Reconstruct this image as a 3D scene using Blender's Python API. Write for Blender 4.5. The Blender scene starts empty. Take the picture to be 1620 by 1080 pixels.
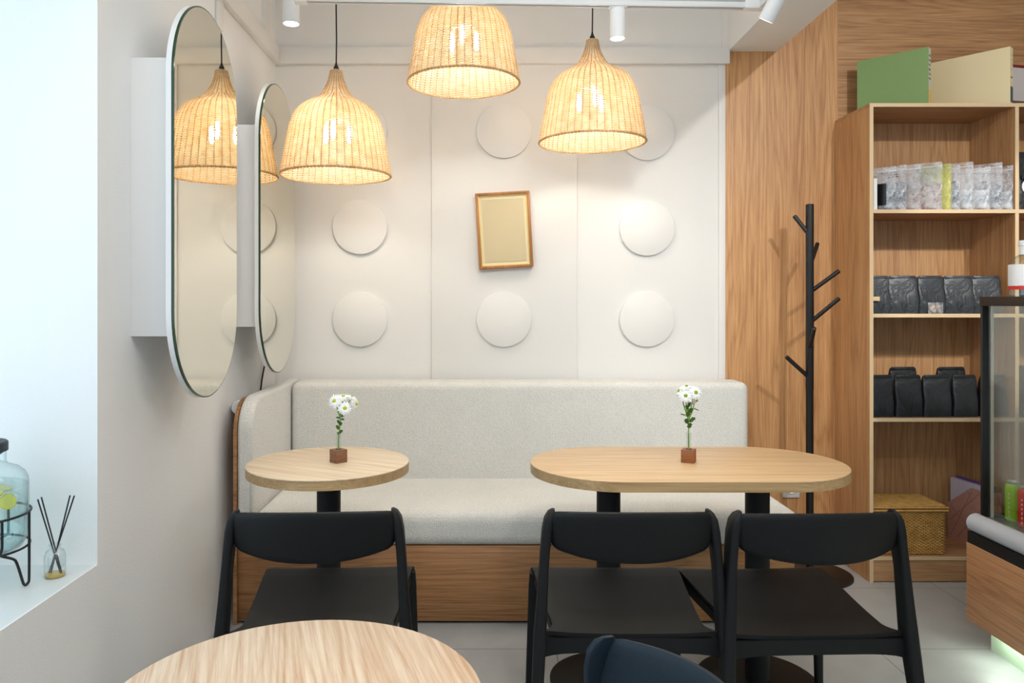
import bpy, bmesh, math, random
from mathutils import Vector, Matrix
random.seed(7)
PI = math.pi
C = bpy.context.scene.collection
S = bpy.context.scene
F, VX, VY, CAMZ = 1194.0, 765.0, 477.0, 1.30

def at(px, py, Y):
    """point of the room seen at photo pixel (px,py) at distance Y"""
    return Vector(((px-VX)*Y/F, Y, CAMZ-(py-VY)*Y/F))

# ------------------------------------------------------------------ materials
def new_mat(name):
    m = bpy.data.materials.new(name); m.use_nodes = True
    nt = m.node_tree; b = nt.nodes['Principled BSDF']
    return m, nt, b
def srgb(r, g, b):
    f = lambda c: (c/255/12.92) if c/255 <= 0.04045 else ((c/255+0.055)/1.055)**2.4
    return (f(r), f(g), f(b), 1)
def N(nt, t, **k):
    n = nt.nodes.new(t)
    for a, v in k.items(): setattr(n, a, v)
    return n
def L(nt, a, b): nt.links.new(a, b)
def plain(name, col, rough=0.5, metal=0, bump=0, bscale=200, spec=0.5, var=0.0, vscale=3):
    m, nt, b = new_mat(name)
    b.inputs['Base Color'].default_value = col
    b.inputs['Roughness'].default_value = rough
    b.inputs['Metallic'].default_value = metal
    b.inputs['Specular IOR Level'].default_value = spec
    tc = N(nt, 'ShaderNodeTexCoord')
    if var > 0:
        n = N(nt, 'ShaderNodeTexNoise'); n.inputs['Scale'].default_value = vscale; n.inputs['Detail'].default_value = 4
        L(nt, tc.outputs['Object'], n.inputs['Vector'])
        mx = N(nt, 'ShaderNodeMix', data_type='RGBA')
        mx.inputs[6].default_value = tuple(c*(1-var) for c in col[:3])+(1,)
        mx.inputs[7].default_value = tuple(min(1, c*(1+var)) for c in col[:3])+(1,)
        L(nt, n.outputs['Fac'], mx.inputs[0]); L(nt, mx.outputs[2], b.inputs['Base Color'])
    if bump > 0:
        n = N(nt, 'ShaderNodeTexNoise'); n.inputs['Scale'].default_value = bscale; n.inputs['Detail'].default_value = 3
        L(nt, tc.outputs['Object'], n.inputs['Vector'])
        bp = N(nt, 'ShaderNodeBump'); bp.inputs['Strength'].default_value = bump; bp.inputs['Distance'].default_value = 0.002
        L(nt, n.outputs['Fac'], bp.inputs['Height']); L(nt, bp.outputs['Normal'], b.inputs['Normal'])
    return m
def wood(name, light, dark, axis='z', rough=0.5, scale=1.0, rings=9.0, contrast=1.0, rot=0.0, off=(0, 0, 0), ringamt=0.30, seams=0.0):
    """oak-like grain running along axis; rot turns it about z"""
    m, nt, b = new_mat(name)
    b.inputs['Roughness'].default_value = rough
    tc = N(nt, 'ShaderNodeTexCoord')
    rt = N(nt, 'ShaderNodeMapping'); rt.inputs['Rotation'].default_value = (0, 0, rot); rt.inputs['Location'].default_value = off
    L(nt, tc.outputs['Object'], rt.inputs['Vector'])
    def mp(al, ac):
        q = N(nt, 'ShaderNodeMapping')
        s = {'x': (al, ac, ac), 'y': (ac, al, ac), 'z': (ac, ac, al)}[axis]
        q.inputs['Scale'].default_value = tuple(v*scale for v in s)
        L(nt, rt.outputs[0], q.inputs['Vector']); return q
    q1 = mp(0.42, 5.5)
    n1 = N(nt, 'ShaderNodeTexNoise'); n1.inputs['Scale'].default_value = 1; n1.inputs['Detail'].default_value = 2.0; n1.inputs['Roughness'].default_value = .45; n1.inputs['Distortion'].default_value = .3
    L(nt, q1.outputs[0], n1.inputs['Vector'])
    mu = N(nt, 'ShaderNodeMath', operation='MULTIPLY'); mu.inputs[1].default_value = rings*PI
    L(nt, n1.outputs['Fac'], mu.inputs[0])
    # fine wobble
    q2 = mp(3.0, 60)
    n2 = N(nt, 'ShaderNodeTexNoise'); n2.inputs['Scale'].default_value = 1; n2.inputs['Detail'].default_value = 3
    L(nt, q2.outputs[0], n2.inputs['Vector'])
    ad = N(nt, 'ShaderNodeMath', operation='MULTIPLY_ADD'); ad.inputs[1].default_value = 1.6
    L(nt, n2.outputs['Fac'], ad.inputs[0]); L(nt, mu.outputs[0], ad.inputs[2])
    md = N(nt, 'ShaderNodeMath', operation='PINGPONG'); md.inputs[1].default_value = 1.0
    L(nt, ad.outputs[0], md.inputs[0])
    pw = N(nt, 'ShaderNodeMath', operation='POWER'); pw.inputs[1].default_value = 2.2
    L(nt, md.outputs[0], pw.inputs[0])
    # fibres
    q3 = mp(4, 170)
    n3 = N(nt, 'ShaderNodeTexNoise'); n3.inputs['Scale'].default_value = 1; n3.inputs['Detail'].default_value = 4; n3.inputs['Roughness'].default_value = .7
    L(nt, q3.outputs[0], n3.inputs['Vector'])
    q4 = mp(0.35, 9)
    n4 = N(nt, 'ShaderNodeTexNoise'); n4.inputs['Scale'].default_value = 1; n4.inputs['Detail'].default_value = 2
    L(nt, q4.outputs[0], n4.inputs['Vector'])
    r3 = N(nt, 'ShaderNodeMapRange'); r3.inputs[1].default_value = .38; r3.inputs[2].default_value = .64
    L(nt, n3.outputs['Fac'], r3.inputs[0])
    r4 = N(nt, 'ShaderNodeMapRange'); r4.inputs[1].default_value = .3; r4.inputs[2].default_value = .7
    L(nt, n4.outputs['Fac'], r4.inputs[0])
    a1 = N(nt, 'ShaderNodeMath', operation='MULTIPLY'); a1.inputs[1].default_value = ringamt*contrast
    L(nt, pw.outputs[0], a1.inputs[0])
    a2 = N(nt, 'ShaderNodeMath', operation='MULTIPLY_ADD'); a2.inputs[1].default_value = .46*contrast
    L(nt, r3.outputs[0], a2.inputs[0]); L(nt, a1.outputs[0], a2.inputs[2])
    a3 = N(nt, 'ShaderNodeMath', operation='MULTIPLY_ADD'); a3.inputs[1].default_value = .28*contrast; a3.use_clamp = True
    L(nt, r4.outputs[0], a3.inputs[0]); L(nt, a2.outputs[0], a3.inputs[2])
    mx = N(nt, 'ShaderNodeMix', data_type='RGBA'); mx.inputs[6].default_value = light; mx.inputs[7].default_value = dark
    L(nt, a3.outputs[0], mx.inputs[0]); L(nt, mx.outputs[2], b.inputs['Base Color'])
    bp = N(nt, 'ShaderNodeBump'); bp.inputs['Strength'].default_value = .12; bp.inputs['Distance'].default_value = 0.001; bp.invert = True
    L(nt, a2.outputs[0], bp.inputs['Height']); L(nt, bp.outputs['Normal'], b.inputs['Normal'])
    return m
def glassy(name, tint=(1, 1, 1, 1), fac=0.12, rough=0.02, gcol=(1, 1, 1, 1), edge=True):
    """thin clear sheet: straight-through with a surface reflection"""
    m = bpy.data.materials.new(name); m.use_nodes = True; nt = m.node_tree; nt.nodes.clear()
    o = N(nt, 'ShaderNodeOutputMaterial'); t = N(nt, 'ShaderNodeBsdfTransparent'); g = N(nt, 'ShaderNodeBsdfGlossy')
    t.inputs['Color'].default_value = tint
    if edge:
        le = N(nt, 'ShaderNodeLayerWeight'); le.inputs['Blend'].default_value = .5
        pe = N(nt, 'ShaderNodeMath', operation='POWER'); pe.inputs[1].default_value = 4; L(nt, le.outputs['Facing'], pe.inputs[0])
        me_ = N(nt, 'ShaderNodeMix', data_type='RGBA'); me_.inputs[6].default_value = tint; me_.inputs[7].default_value = (tint[0]*.45, tint[1]*.5, tint[2]*.5, 1)
        L(nt, pe.outputs[0], me_.inputs[0]); L(nt, me_.outputs[2], t.inputs['Color'])
    g.inputs['Roughness'].default_value = rough; g.inputs['Color'].default_value = gcol
    mx = N(nt, 'ShaderNodeMixShader')
    lw = N(nt, 'ShaderNodeLayerWeight'); lw.inputs['Blend'].default_value = .35
    mr = N(nt, 'ShaderNodeMapRange'); mr.inputs[3].default_value = fac; mr.inputs[4].default_value = min(1, fac+.6 if edge else fac+.09)
    L(nt, lw.outputs['Fresnel'] if not edge else lw.outputs['Facing'], mr.inputs[0])
    if edge:
        p = N(nt, 'ShaderNodeMath', operation='POWER'); p.inputs[1].default_value = 3; L(nt, lw.outputs['Facing'], p.inputs[0]); L(nt, p.outputs[0], mr.inputs[0])
    L(nt, mr.outputs[0], mx.inputs[0]); L(nt, t.outputs[0], mx.inputs[1]); L(nt, g.outputs[0], mx.inputs[2]); L(nt, mx.outputs[0], o.inputs['Surface'])
    return m
def emit(name, col, st):
    m = bpy.data.materials.new(name); m.use_nodes = True; nt = m.node_tree; nt.nodes.clear()
    o = N(nt, 'ShaderNodeOutputMaterial'); e = N(nt, 'ShaderNodeEmission'); e.inputs[0].default_value = col; e.inputs[1].default_value = st
    L(nt, e.outputs[0], o.inputs['Surface']); return m
def fabric(name, col, scale=150, bump=.6):
    m, nt, b = new_mat(name)
    b.inputs['Roughness'].default_value = .95; b.inputs['Specular IOR Level'].default_value = .15
    b.inputs['Sheen Weight'].default_value = .25
    tc = N(nt, 'ShaderNodeTexCoord')
    v = N(nt, 'ShaderNodeTexVoronoi'); v.inputs['Scale'].default_value = scale; v.inputs['Randomness'].default_value = .55
    mp = N(nt, 'ShaderNodeMapping'); mp.inputs['Scale'].default_value = (.75, .75, 1.25)
    L(nt, tc.outputs['Object'], mp.inputs['Vector']); L(nt, mp.outputs[0], v.inputs['Vector'])
    n = N(nt, 'ShaderNodeTexNoise'); n.inputs['Scale'].default_value = 7; n.inputs['Detail'].default_value = 4
    L(nt, tc.outputs['Object'], n.inputs['Vector'])
    mr = N(nt, 'ShaderNodeMapRange'); mr.inputs[1].default_value = 0; mr.inputs[2].default_value = .8; mr.inputs[3].default_value = 1.03; mr.inputs[4].default_value = .80
    L(nt, v.outputs['Distance'], mr.inputs[0])
    m2 = N(nt, 'ShaderNodeMapRange'); m2.inputs[3].default_value = .94; m2.inputs[4].default_value = 1.05
    L(nt, n.outputs['Fac'], m2.inputs[0])
    mm = N(nt, 'ShaderNodeMath', operation='MULTIPLY'); L(nt, mr.outputs[0], mm.inputs[0]); L(nt, m2.outputs[0], mm.inputs[1])
    sc = N(nt, 'ShaderNodeVectorMath', operation='SCALE'); sc.inputs[0].default_value = col[:3]; L(nt, mm.outputs[0], sc.inputs['Scale'])
    L(nt, sc.outputs[0], b.inputs['Base Color'])
    bp = N(nt, 'ShaderNodeBump'); bp.inputs['Strength'].default_value = bump; bp.inputs['Distance'].default_value = .003; bp.invert = True
    L(nt, v.outputs['Distance'], bp.inputs['Height']); L(nt, bp.outputs['Normal'], b.inputs['Normal'])
    return m
def rattan(name, light, dark, transl=.45):
    m, nt, b = new_mat(name)
    tc = N(nt, 'ShaderNodeTexCoord')
    n = N(nt, 'ShaderNodeTexNoise'); n.inputs['Scale'].default_value = 30; n.inputs['Detail'].default_value = 4
    L(nt, tc.outputs['Object'], n.inputs['Vector'])
    mr = N(nt, 'ShaderNodeMapRange'); mr.inputs[1].default_value = .3; mr.inputs[2].default_value = .75
    L(nt, n.outputs['Fac'], mr.inputs[0])
    mx = N(nt, 'ShaderNodeMix', data_type='RGBA'); mx.inputs[6].default_value = light; mx.inputs[7].default_value = dark
    L(nt, mr.outputs[0], mx.inputs[0]); L(nt, mx.outputs[2], b.inputs['Base Color'])
    b.inputs['Roughness'].default_value = .55
    if transl > 0:
        t = N(nt, 'ShaderNodeBsdfTranslucent'); L(nt, mx.outputs[2], t.inputs['Color'])
        ms = N(nt, 'ShaderNodeMixShader'); ms.inputs[0].default_value = transl
        o = nt.nodes['Material Output']
        L(nt, b.outputs[0], ms.inputs[1]); L(nt, t.outputs[0], ms.inputs[2]); L(nt, ms.outputs[0], o.inputs['Surface'])
    return m
def film(name, col, alpha, rough=.15, crinkle=.6):
    """crinkled plastic film: part clear, part milky and glossy"""
    m = bpy.data.materials.new(name); m.use_nodes = True; nt = m.node_tree
    b = nt.nodes['Principled BSDF']; o = nt.nodes['Material Output']
    b.inputs['Base Color'].default_value = col; b.inputs['Roughness'].default_value = rough
    tc = N(nt, 'ShaderNodeTexCoord')
    n = N(nt, 'ShaderNodeTexNoise'); n.inputs['Scale'].default_value = 26; n.inputs['Detail'].default_value = 3; n.inputs['Distortion'].default_value = 1.5
    L(nt, tc.outputs['Object'], n.inputs['Vector'])
    bp = N(nt, 'ShaderNodeBump'); bp.inputs['Strength'].default_value = crinkle; bp.inputs['Distance'].default_value = .01
    L(nt, n.outputs['Fac'], bp.inputs['Height']); L(nt, bp.outputs['Normal'], b.inputs['Normal'])
    if alpha < 1:
        t = N(nt, 'ShaderNodeBsdfTransparent'); ms = N(nt, 'ShaderNodeMixShader')
        mr = N(nt, 'ShaderNodeMapRange'); mr.inputs[1].default_value = .3; mr.inputs[2].default_value = .7
        mr.inputs[3].default_value = max(0, alpha-.22); mr.inputs[4].default_value = min(1, alpha+.22)
        L(nt, n.outputs['Fac'], mr.inputs[0]); L(nt, mr.outputs[0], ms.inputs[0])
        L(nt, t.outputs[0], ms.inputs[1]); L(nt, b.outputs[0], ms.inputs[2]); L(nt, ms.outputs[0], o.inputs['Surface'])
    return m
def crumple(name, col, col2, scale=24, rough=.3, metal=0, bump=.8):
    m, nt, b = new_mat(name)
    b.inputs['Roughness'].default_value = rough; b.inputs['Metallic'].default_value = metal
    tc = N(nt, 'ShaderNodeTexCoord')
    n = N(nt, 'ShaderNodeTexNoise'); n.inputs['Scale'].default_value = scale; n.inputs['Detail'].default_value = 4; n.inputs['Distortion'].default_value = 1.2
    L(nt, tc.outputs['Object'], n.inputs['Vector'])
    mr = N(nt, 'ShaderNodeMapRange'); mr.inputs[1].default_value = .35; mr.inputs[2].default_value = .65
    L(nt, n.outputs['Fac'], mr.inputs[0])
    mx = N(nt, 'ShaderNodeMix', data_type='RGBA'); mx.inputs[6].default_value = col; mx.inputs[7].default_value = col2
    L(nt, mr.outputs[0], mx.inputs[0]); L(nt, mx.outputs[2], b.inputs['Base Color'])
    bp = N(nt, 'ShaderNodeBump'); bp.inputs['Strength'].default_value = bump; bp.inputs['Distance'].default_value = .008
    L(nt, n.outputs['Fac'], bp.inputs['Height']); L(nt, bp.outputs['Normal'], b.inputs['Normal'])
    return m
def tile_floor(name):
    m, nt, b = new_mat(name)
    tc = N(nt, 'ShaderNodeTexCoord')
    sp = N(nt, 'ShaderNodeSeparateXYZ'); L(nt, tc.outputs['Object'], sp.inputs[0])
    def line(out, off):
        a = N(nt, 'ShaderNodeMath', operation='SUBTRACT'); a.inputs[1].default_value = off-6.0; L(nt, out, a.inputs[0])
        d = N(nt, 'ShaderNodeMath', operation='MODULO'); d.inputs[1].default_value = .6; L(nt, a.outputs[0], d.inputs[0])
        c = N(nt, 'ShaderNodeMath', operation='SUBTRACT'); c.inputs[1].default_value = .0015; L(nt, d.outputs[0], c.inputs[0])
        e = N(nt, 'ShaderNodeMath', operation='ABSOLUTE'); L(nt, c.outputs[0], e.inputs[0])
        g = N(nt, 'ShaderNodeMath', operation='LESS_THAN'); g.inputs[1].default_value = .0016; L(nt, e.outputs[0], g.inputs[0])
        return g
    gx = line(sp.outputs[0], 1.468); gy = line(sp.outputs[1], 2.825)
    mxm = N(nt, 'ShaderNodeMath', operation='MAXIMUM'); L(nt, gx.outputs[0], mxm.inputs[0]); L(nt, gy.outputs[0], mxm.inputs[1])
    n = N(nt, 'ShaderNodeTexNoise'); n.inputs['Scale'].default_value = 4; n.inputs['Detail'].default_value = 6; n.inputs['Distortion'].default_value = .8
    L(nt, tc.outputs['Object'], n.inputs['Vector'])
    c1 = N(nt, 'ShaderNodeMix', data_type='RGBA'); c1.inputs[6].default_value = srgb(148, 150, 149); c1.inputs[7].default_value = srgb(178, 180, 179)
    L(nt, n.outputs['Fac'], c1.inputs[0])
    c2 = N(nt, 'ShaderNodeMix', data_type='RGBA'); c2.inputs[7].default_value = srgb(92, 90, 88)
    L(nt, c1.outputs[2], c2.inputs[6]); L(nt, mxm.outputs[0], c2.inputs[0]); L(nt, c2.outputs[2], b.inputs['Base Color'])
    b.inputs['Roughness'].default_value = .42
    return m

M = {}
M['wall'] = plain('white_plaster', srgb(232, 230, 226), .85, bump=.25, bscale=260)
M['wall_left'] = plain('rough_white_plaster', srgb(238, 237, 235), .85, bump=.3, bscale=160)
M['ceil'] = plain('ceiling_paint', srgb(232, 230, 226), .9)
M['white'] = plain('white_lacquer', srgb(236, 236, 235), .35)
M['disc'] = plain('matt_white_disc', srgb(234, 232, 228), .8)
M['floor'] = tile_floor('grey_tiles')
OL, OD = srgb(205, 162, 120), srgb(150, 101, 62)
M['oak_wall'] = wood('oak_wall_vertical', srgb(220, 170, 116), srgb(160, 106, 60), 'z', .45, rings=11)
M['oak_h'] = wood('oak_wall_horizontal', srgb(204, 158, 110), srgb(138, 92, 54), 'x', .45, rings=16)
M['oak_shelf'] = wood('oak_shelf_vertical', srgb(218, 172, 122), srgb(158, 108, 64), 'z', .45, rings=9, off=(3, 1, 2))
M['oak_board'] = wood('oak_shelf_board', srgb(203, 160, 116), srgb(150, 104, 66), 'x', .45, rings=9, off=(1, 4, 2))
M['oak_edge'] = wood('pale_oak_edge_band', srgb(232, 205, 164), srgb(205, 170, 126), 'x', .5, rings=3, contrast=.6)
M['oak_edge_v'] = wood('pale_oak_edge_band_upright', srgb(232, 205, 164), srgb(205, 170, 126), 'z', .5, rings=3, contrast=.6)
M['oak_base'] = wood('oak_bench_front', srgb(186, 136, 88), srgb(118, 75, 42), 'x', .45, rings=14, off=(.3, 0, .4))
M['oak_case'] = wood('oak_display_front', srgb(206, 156, 112), srgb(146, 98, 64), 'y', .45, rings=14, off=(0, .6, .1))
M['table_warm'] = wood('light_oak_top', srgb(228, 197, 154), srgb(180, 138, 92), 'x', .38, rings=8, contrast=.9)
M['table_pale'] = wood('pale_ash_top', srgb(238, 219, 190), srgb(184, 152, 116), 'x', .38, rings=9, contrast=.9, rot=.45)
M['table_near'] = wood('pale_ash_top_front', srgb(240, 219, 193), srgb(196, 152, 112), 'y', .38, rings=13, contrast=1.1, rot=-.3)
M['table_edge'] = wood('oak_top_edge', srgb(198, 166, 120), srgb(148, 116, 76), 'x', .5, rings=6)
M['walnut'] = wood('walnut_block', srgb(150, 104, 76), srgb(92, 58, 38), 'x', .5, scale=4, rings=5)
M['walnut2'] = wood('warm_walnut_block', srgb(160, 98, 52), srgb(110, 62, 30), 'x', .5, scale=4, rings=5)
M['fabric'] = fabric('cream_woven_upholstery', srgb(232, 230, 223)[:3], 170, .9)
M['blackp'] = plain('black_moulded_plastic', srgb(13, 14, 15), .55, bump=.35, bscale=900, spec=.3)
M['blackp_daylit'] = plain('black_plastic_daylight_tint', srgb(16, 34, 46), .5, bump=.35, bscale=900, spec=.35)  # black plastic with the blue of window daylight put into its colour
M['blackm'] = plain('black_powder_coat', srgb(16, 16, 17), .55, bump=.1, bscale=600, spec=.3)
M['blackr'] = plain('black_rack_metal', srgb(20, 20, 21), .4)
M['cord'] = plain('black_cord', srgb(22, 20, 20), .6)
M['mirror'], _nt, _b = new_mat('mirror_silver')
_b.inputs['Base Color'].default_value = (.80, .785, .70, 1); _b.inputs['Metallic'].default_value = 1; _b.inputs['Roughness'].default_value = .0
M['mirror_edge'] = plain('green_glass_edge', srgb(28, 60, 30), .15)
M['rattan'] = rattan('rattan_weave', srgb(251, 242, 222), srgb(238, 214, 170), .57)
M['rattan_d'] = rattan('rattan_stake', srgb(222, 186, 138), srgb(200, 156, 104), .25)
M['wicker'] = rattan('wicker_strand', srgb(236, 190, 112), srgb(200, 146, 70), 0)
M['wicker_d'] = rattan('wicker_core', srgb(150, 98, 44), srgb(110, 68, 28), 0)
M['bulb'] = emit('warm_bulb', (1, .94, .84, 1), 200)
M['spot_lens'] = emit('spot_lens', (1, .96, .9, 1), 25)
M['led'] = emit('cool_led_strip', (.88, 1, .88, 1), 45)
M['mint'] = plain('mint_kick_board', srgb(182, 205, 176), .5)
M['glass'] = glassy('clear_glass', (.93, .96, .96, 1), .12)
M['case_glass'] = glassy('display_glass', (.90, .91, .89, 1), .045, edge=False)
M['jar_glass'] = glassy('jar_glass', (.93, .985, .98, 1), .08)
M['water'] = glassy('lemon_water', (.90, .97, .96, 1), .07)
M['pane'] = glassy('window_pane', (.95, .98, 1, 1), .04, edge=False)
M['frame_o'] = wood('walnut_gilt_moulding', srgb(190, 130, 70), srgb(128, 74, 34), 'z', .35, scale=5, rings=4)
M['gilt'] = plain('gold_slip', srgb(226, 186, 100), .35, metal=.35)
M['mat'] = plain('cream_mount', srgb(232, 220, 180), .8)
M['print'] = plain('tan_blank_print', srgb(208, 193, 154), .6, var=.03, vscale=8)
M['petal'] = plain('white_petal', srgb(250, 250, 248), .6)
M['stem'] = plain('green_stem', srgb(120, 160, 62), .5, var=.2, vscale=60)
M['leaf'] = plain('dark_leaf', srgb(58, 98, 34), .5, var=.25, vscale=80)
M['pollen'] = plain('yellow_green_flower_centre', srgb(196, 204, 30), .7, bump=.8, bscale=900)
M['pollen2'] = plain('green_flower_centre', srgb(150, 172, 30), .7, bump=.8, bscale=900)
M['green'] = plain('green_card', srgb(130, 160, 100), .6)
M['cream'] = plain('cream_card', srgb(240, 223, 178), .6)
M['teal'] = plain('teal_card', srgb(70, 98, 100), .5)
M['page'] = plain('pale_spine_print', srgb(206, 206, 190), .6)
M['redc'] = plain('dark_red_print', srgb(124, 26, 32), .5)
M['greyc'] = plain('pale_grey_card', srgb(206, 200, 198), .6)
M['brownc'] = plain('brown_print', srgb(98, 78, 70), .6, var=.3, vscale=20)
M['bag'] = crumple('black_foil_pouch', srgb(36, 39, 43), srgb(60, 65, 70), 14, .36, 0, .9)
M['bag_dull'] = crumple('matt_black_foil_pouch', srgb(20, 22, 24), srgb(32, 36, 40), 14, .42, 0, .7)
M['film'] = film('clear_zip_film', srgb(236, 238, 242), .27)
M['film_y'] = film('lime_film', srgb(216, 214, 128), .6)
M['silver'] = crumple('silver_contents', srgb(74, 82, 92), srgb(214, 220, 226), 34, .25, .3, 1)
M['silver_w'] = crumple('white_contents', srgb(140, 148, 156), srgb(240, 242, 244), 30, .3, .1, 1)
M['tan_c'] = crumple('tan_contents', srgb(140, 104, 88), srgb(214, 208, 204), 38, .4, 0, 1)
M['lime_c'] = crumple('lime_contents', srgb(186, 186, 78), srgb(222, 218, 140), 24, .4, 0, .6)
M['labelk'] = plain('black_label', srgb(16, 16, 18), .3)
M['paper'] = plain('white_paper', srgb(240, 240, 240), .5)
M['ink'] = plain('black_marker_ink', srgb(24, 24, 30), .5)
M['nuts'] = crumple('caramel_nuts', srgb(120, 72, 40), srgb(214, 188, 150), 60, .35, 0, 1)
M['lilac'] = plain('lilac_white_cover', srgb(222, 214, 228), .45)
M['purple'] = plain('purple_cover', srgb(112, 74, 164), .4)
M['pink'] = plain('pink_terrazzo_card', srgb(204, 152, 136), .5, var=.12, vscale=40)
M['speck'] = plain('cream_speck', srgb(236, 214, 196), .5)
M['line'] = plain('dark_seam_line', srgb(112, 80, 72), .5)
M['grey_roll'] = plain('grey_roller_fabric', srgb(176, 176, 178), .75, bump=.3, bscale=500)
M['steel'] = plain('brushed_steel', srgb(190, 190, 190), .3, metal=.9)
M['can_g'] = plain('lime_can', srgb(150, 205, 30), .3)
M['can_r'] = plain('red_can', srgb(210, 24, 26), .3)
M['red'] = plain('red_band', srgb(216, 40, 36), .4)
M['blue_l'] = plain('pale_blue_label', srgb(190, 202, 222), .4)
M['lemon'] = plain('lemon_flesh', srgb(240, 228, 120), .4)
M['lemon_rind'] = plain('lemon_rind', srgb(240, 206, 30), .4)
M['amber'] = plain('amber_oil', srgb(206, 164, 40), .1)
M['slate'] = plain('dark_slate_lid', srgb(50, 56, 62), .6)
M['sill'] = plain('pale_stone_sill', srgb(214, 216, 214), .35, var=.04, vscale=9)
M['dark'] = plain('dark_gap', srgb(30, 26, 24), .8)
M['redline'] = plain('dark_red_gap', srgb(104, 60, 52), .6)
M['alu'] = plain('socket_plate', srgb(214, 214, 212), .3)

# ------------------------------------------------------------------ mesh helpers
class MB:
    def __init__(s): s.bm = bmesh.new()
    def _add(s, t, mat=None):
        if mat is not None: bmesh.ops.transform(t, matrix=mat, verts=t.verts)
        me = bpy.data.meshes.new('tmp'); t.to_mesh(me); t.free(); s.bm.from_mesh(me); bpy.data.meshes.remove(me); return s
    def box(s, x0, x1, y0, y1, z0, z1, bev=0, seg=2, mat=None):
        t = bmesh.new(); bmesh.ops.create_cube(t, size=1)
        for v in t.verts: v.co = Vector(((x0+x1)/2+v.co.x*(x1-x0), (y0+y1)/2+v.co.y*(y1-y0), (z0+z1)/2+v.co.z*(z1-z0)))
        if bev > 0: bmesh.ops.bevel(t, geom=list(t.edges)+list(t.verts), offset=bev, segments=seg, profile=.5, affect='EDGES')
        return s._add(t, mat)
    def lathe(s, prof, n=32, mat=None, cap0=True, cap1=True):
        t = bmesh.new(); rings = []
        for r, z in prof:
            rings.append([t.verts.new((r*math.cos(2*PI*k/n), r*math.sin(2*PI*k/n), z)) for k in range(n)])
        for a, b in zip(rings, rings[1:]):
            for k in range(n): t.faces.new((a[k], a[(k+1) % n], b[(k+1) % n], b[k]))
        if cap0: t.faces.new(rings[0][::-1])
        if cap1: t.faces.new(rings[-1])
        return s._add(t, mat)
    def loft(s, rings, closed=False, cap=True, mat=None):
        t = bmesh.new(); R = [[t.verts.new(p) for p in r] for r in rings]; n = len(R[0])
        pr = list(zip(R, R[1:])) + ([(R[-1], R[0])] if closed else [])
        for a, b in pr:
            for k in range(n): t.faces.new((a[k], a[(k+1) % n], b[(k+1) % n], b[k]))
        if cap and not closed: t.faces.new(R[0][::-1]); t.faces.new(R[-1])
        bmesh.ops.recalc_face_normals(t, faces=t.faces)
        return s._add(t, mat)
    def tube(s, pts, r, n=8, closed=False, mat=None, rx=None):
        pts = [Vector(p) for p in pts]; rings = []; up = None
        for i, p in enumerate(pts):
            if closed: d = pts[(i+1) % len(pts)]-pts[i-1]
            else: d = pts[min(i+1, len(pts)-1)]-pts[max(i-1, 0)]
            d.normalize()
            if up is None:
                up = Vector((0, 0, 1)) if abs(d.z) < .9 else Vector((1, 0, 0))
            a = d.cross(up).normalized(); b = a.cross(d).normalized(); up = b
            rr = r[i] if isinstance(r, (list, tuple)) else r
            rings.append([p+a*rr*math.cos(2*PI*k/n)+b*rr*math.sin(2*PI*k/n) for k in range(n)])
        return s.loft(rings, closed, True, mat)
    def prism(s, pts, z0, z1, mat=None, bev=0, seg=2):
        t = bmesh.new(); a = [t.verts.new((x, y, z0)) for x, y in pts]; b = [t.verts.new((x, y, z1)) for x, y in pts]; n = len(pts)
        t.faces.new(a[::-1]); t.faces.new(b)
        for k in range(n): t.faces.new((a[k], a[(k+1) % n], b[(k+1) % n], b[k]))
        bmesh.ops.recalc_face_normals(t, faces=t.faces)
        if bev > 0:
            es = [e for e in t.edges if abs(e.verts[0].co.z-e.verts[1].co.z) < 1e-6]
            bmesh.ops.bevel(t, geom=es, offset=bev, segments=seg, profile=.5, affect='EDGES')
        return s._add(t, mat)
    def ball(s, c, r, u=12, v=8, sc=(1, 1, 1)):
        t = bmesh.new(); bmesh.ops.create_uvsphere(t, u_segments=u, v_segments=v, radius=r)
        for q in t.verts: q.co = Vector((q.co.x*sc[0], q.co.y*sc[1], q.co.z*sc[2]))+Vector(c)
        return s._add(t)
    def build(s, name, mat, parent=None, loc=None, ang=38):
        bm = s.bm
        bm.normal_update()
        for f in bm.faces: f.smooth = True
        for e in bm.edges:
            if len(e.link_faces) == 2 and e.calc_face_angle(0) > math.radians(ang): e.smooth = False
        me = bpy.data.meshes.new(name); bm.to_mesh(me); bm.free()
        mats = mat if isinstance(mat, (list, tuple)) else [mat]
        for m in mats: me.materials.append(m)
        o = bpy.data.objects.new(name, me); C.objects.link(o)
        if parent: o.parent = parent
        if loc: o.location = loc
        return o
def box(name, x0, x1, y0, y1, z0, z1, mat, parent=None, bev=0, seg=2):
    return MB().box(x0, x1, y0, y1, z0, z1, bev, seg).build(name, mat, parent)
def struct(o):
    o['kind'] = 'structure'; return o
def tag(o, label, cat, group=None, kind=None):
    o['label'] = label; o['category'] = cat
    if group: o['group'] = group
    if kind: o['kind'] = kind
    return o
def thing(name, loc, label, cat, rz=0, group=None):
    o = bpy.data.objects.new(name, None); C.objects.link(o); o.location = loc; o.rotation_euler = (0, 0, rz)
    o.empty_display_size = .05
    return tag(o, label, cat, group)
def dup(root, loc, rz, label, group=None):
    r = root.copy(); C.objects.link(r); r.location = loc; r.rotation_euler = (0, 0, rz); r['label'] = label
    if group: r['group'] = group
    for ch in [o for o in bpy.data.objects if o.parent == root]:
        c = ch.copy(); C.objects.link(c); c.parent = r
        for g in [o for o in bpy.data.objects if o.parent == ch]:
            d = g.copy(); C.objects.link(d); d.parent = c
    return r
def Rz(a): return Matrix.Rotation(a, 4, 'Z')
def T(*v): return Matrix.Translation(v)
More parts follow.
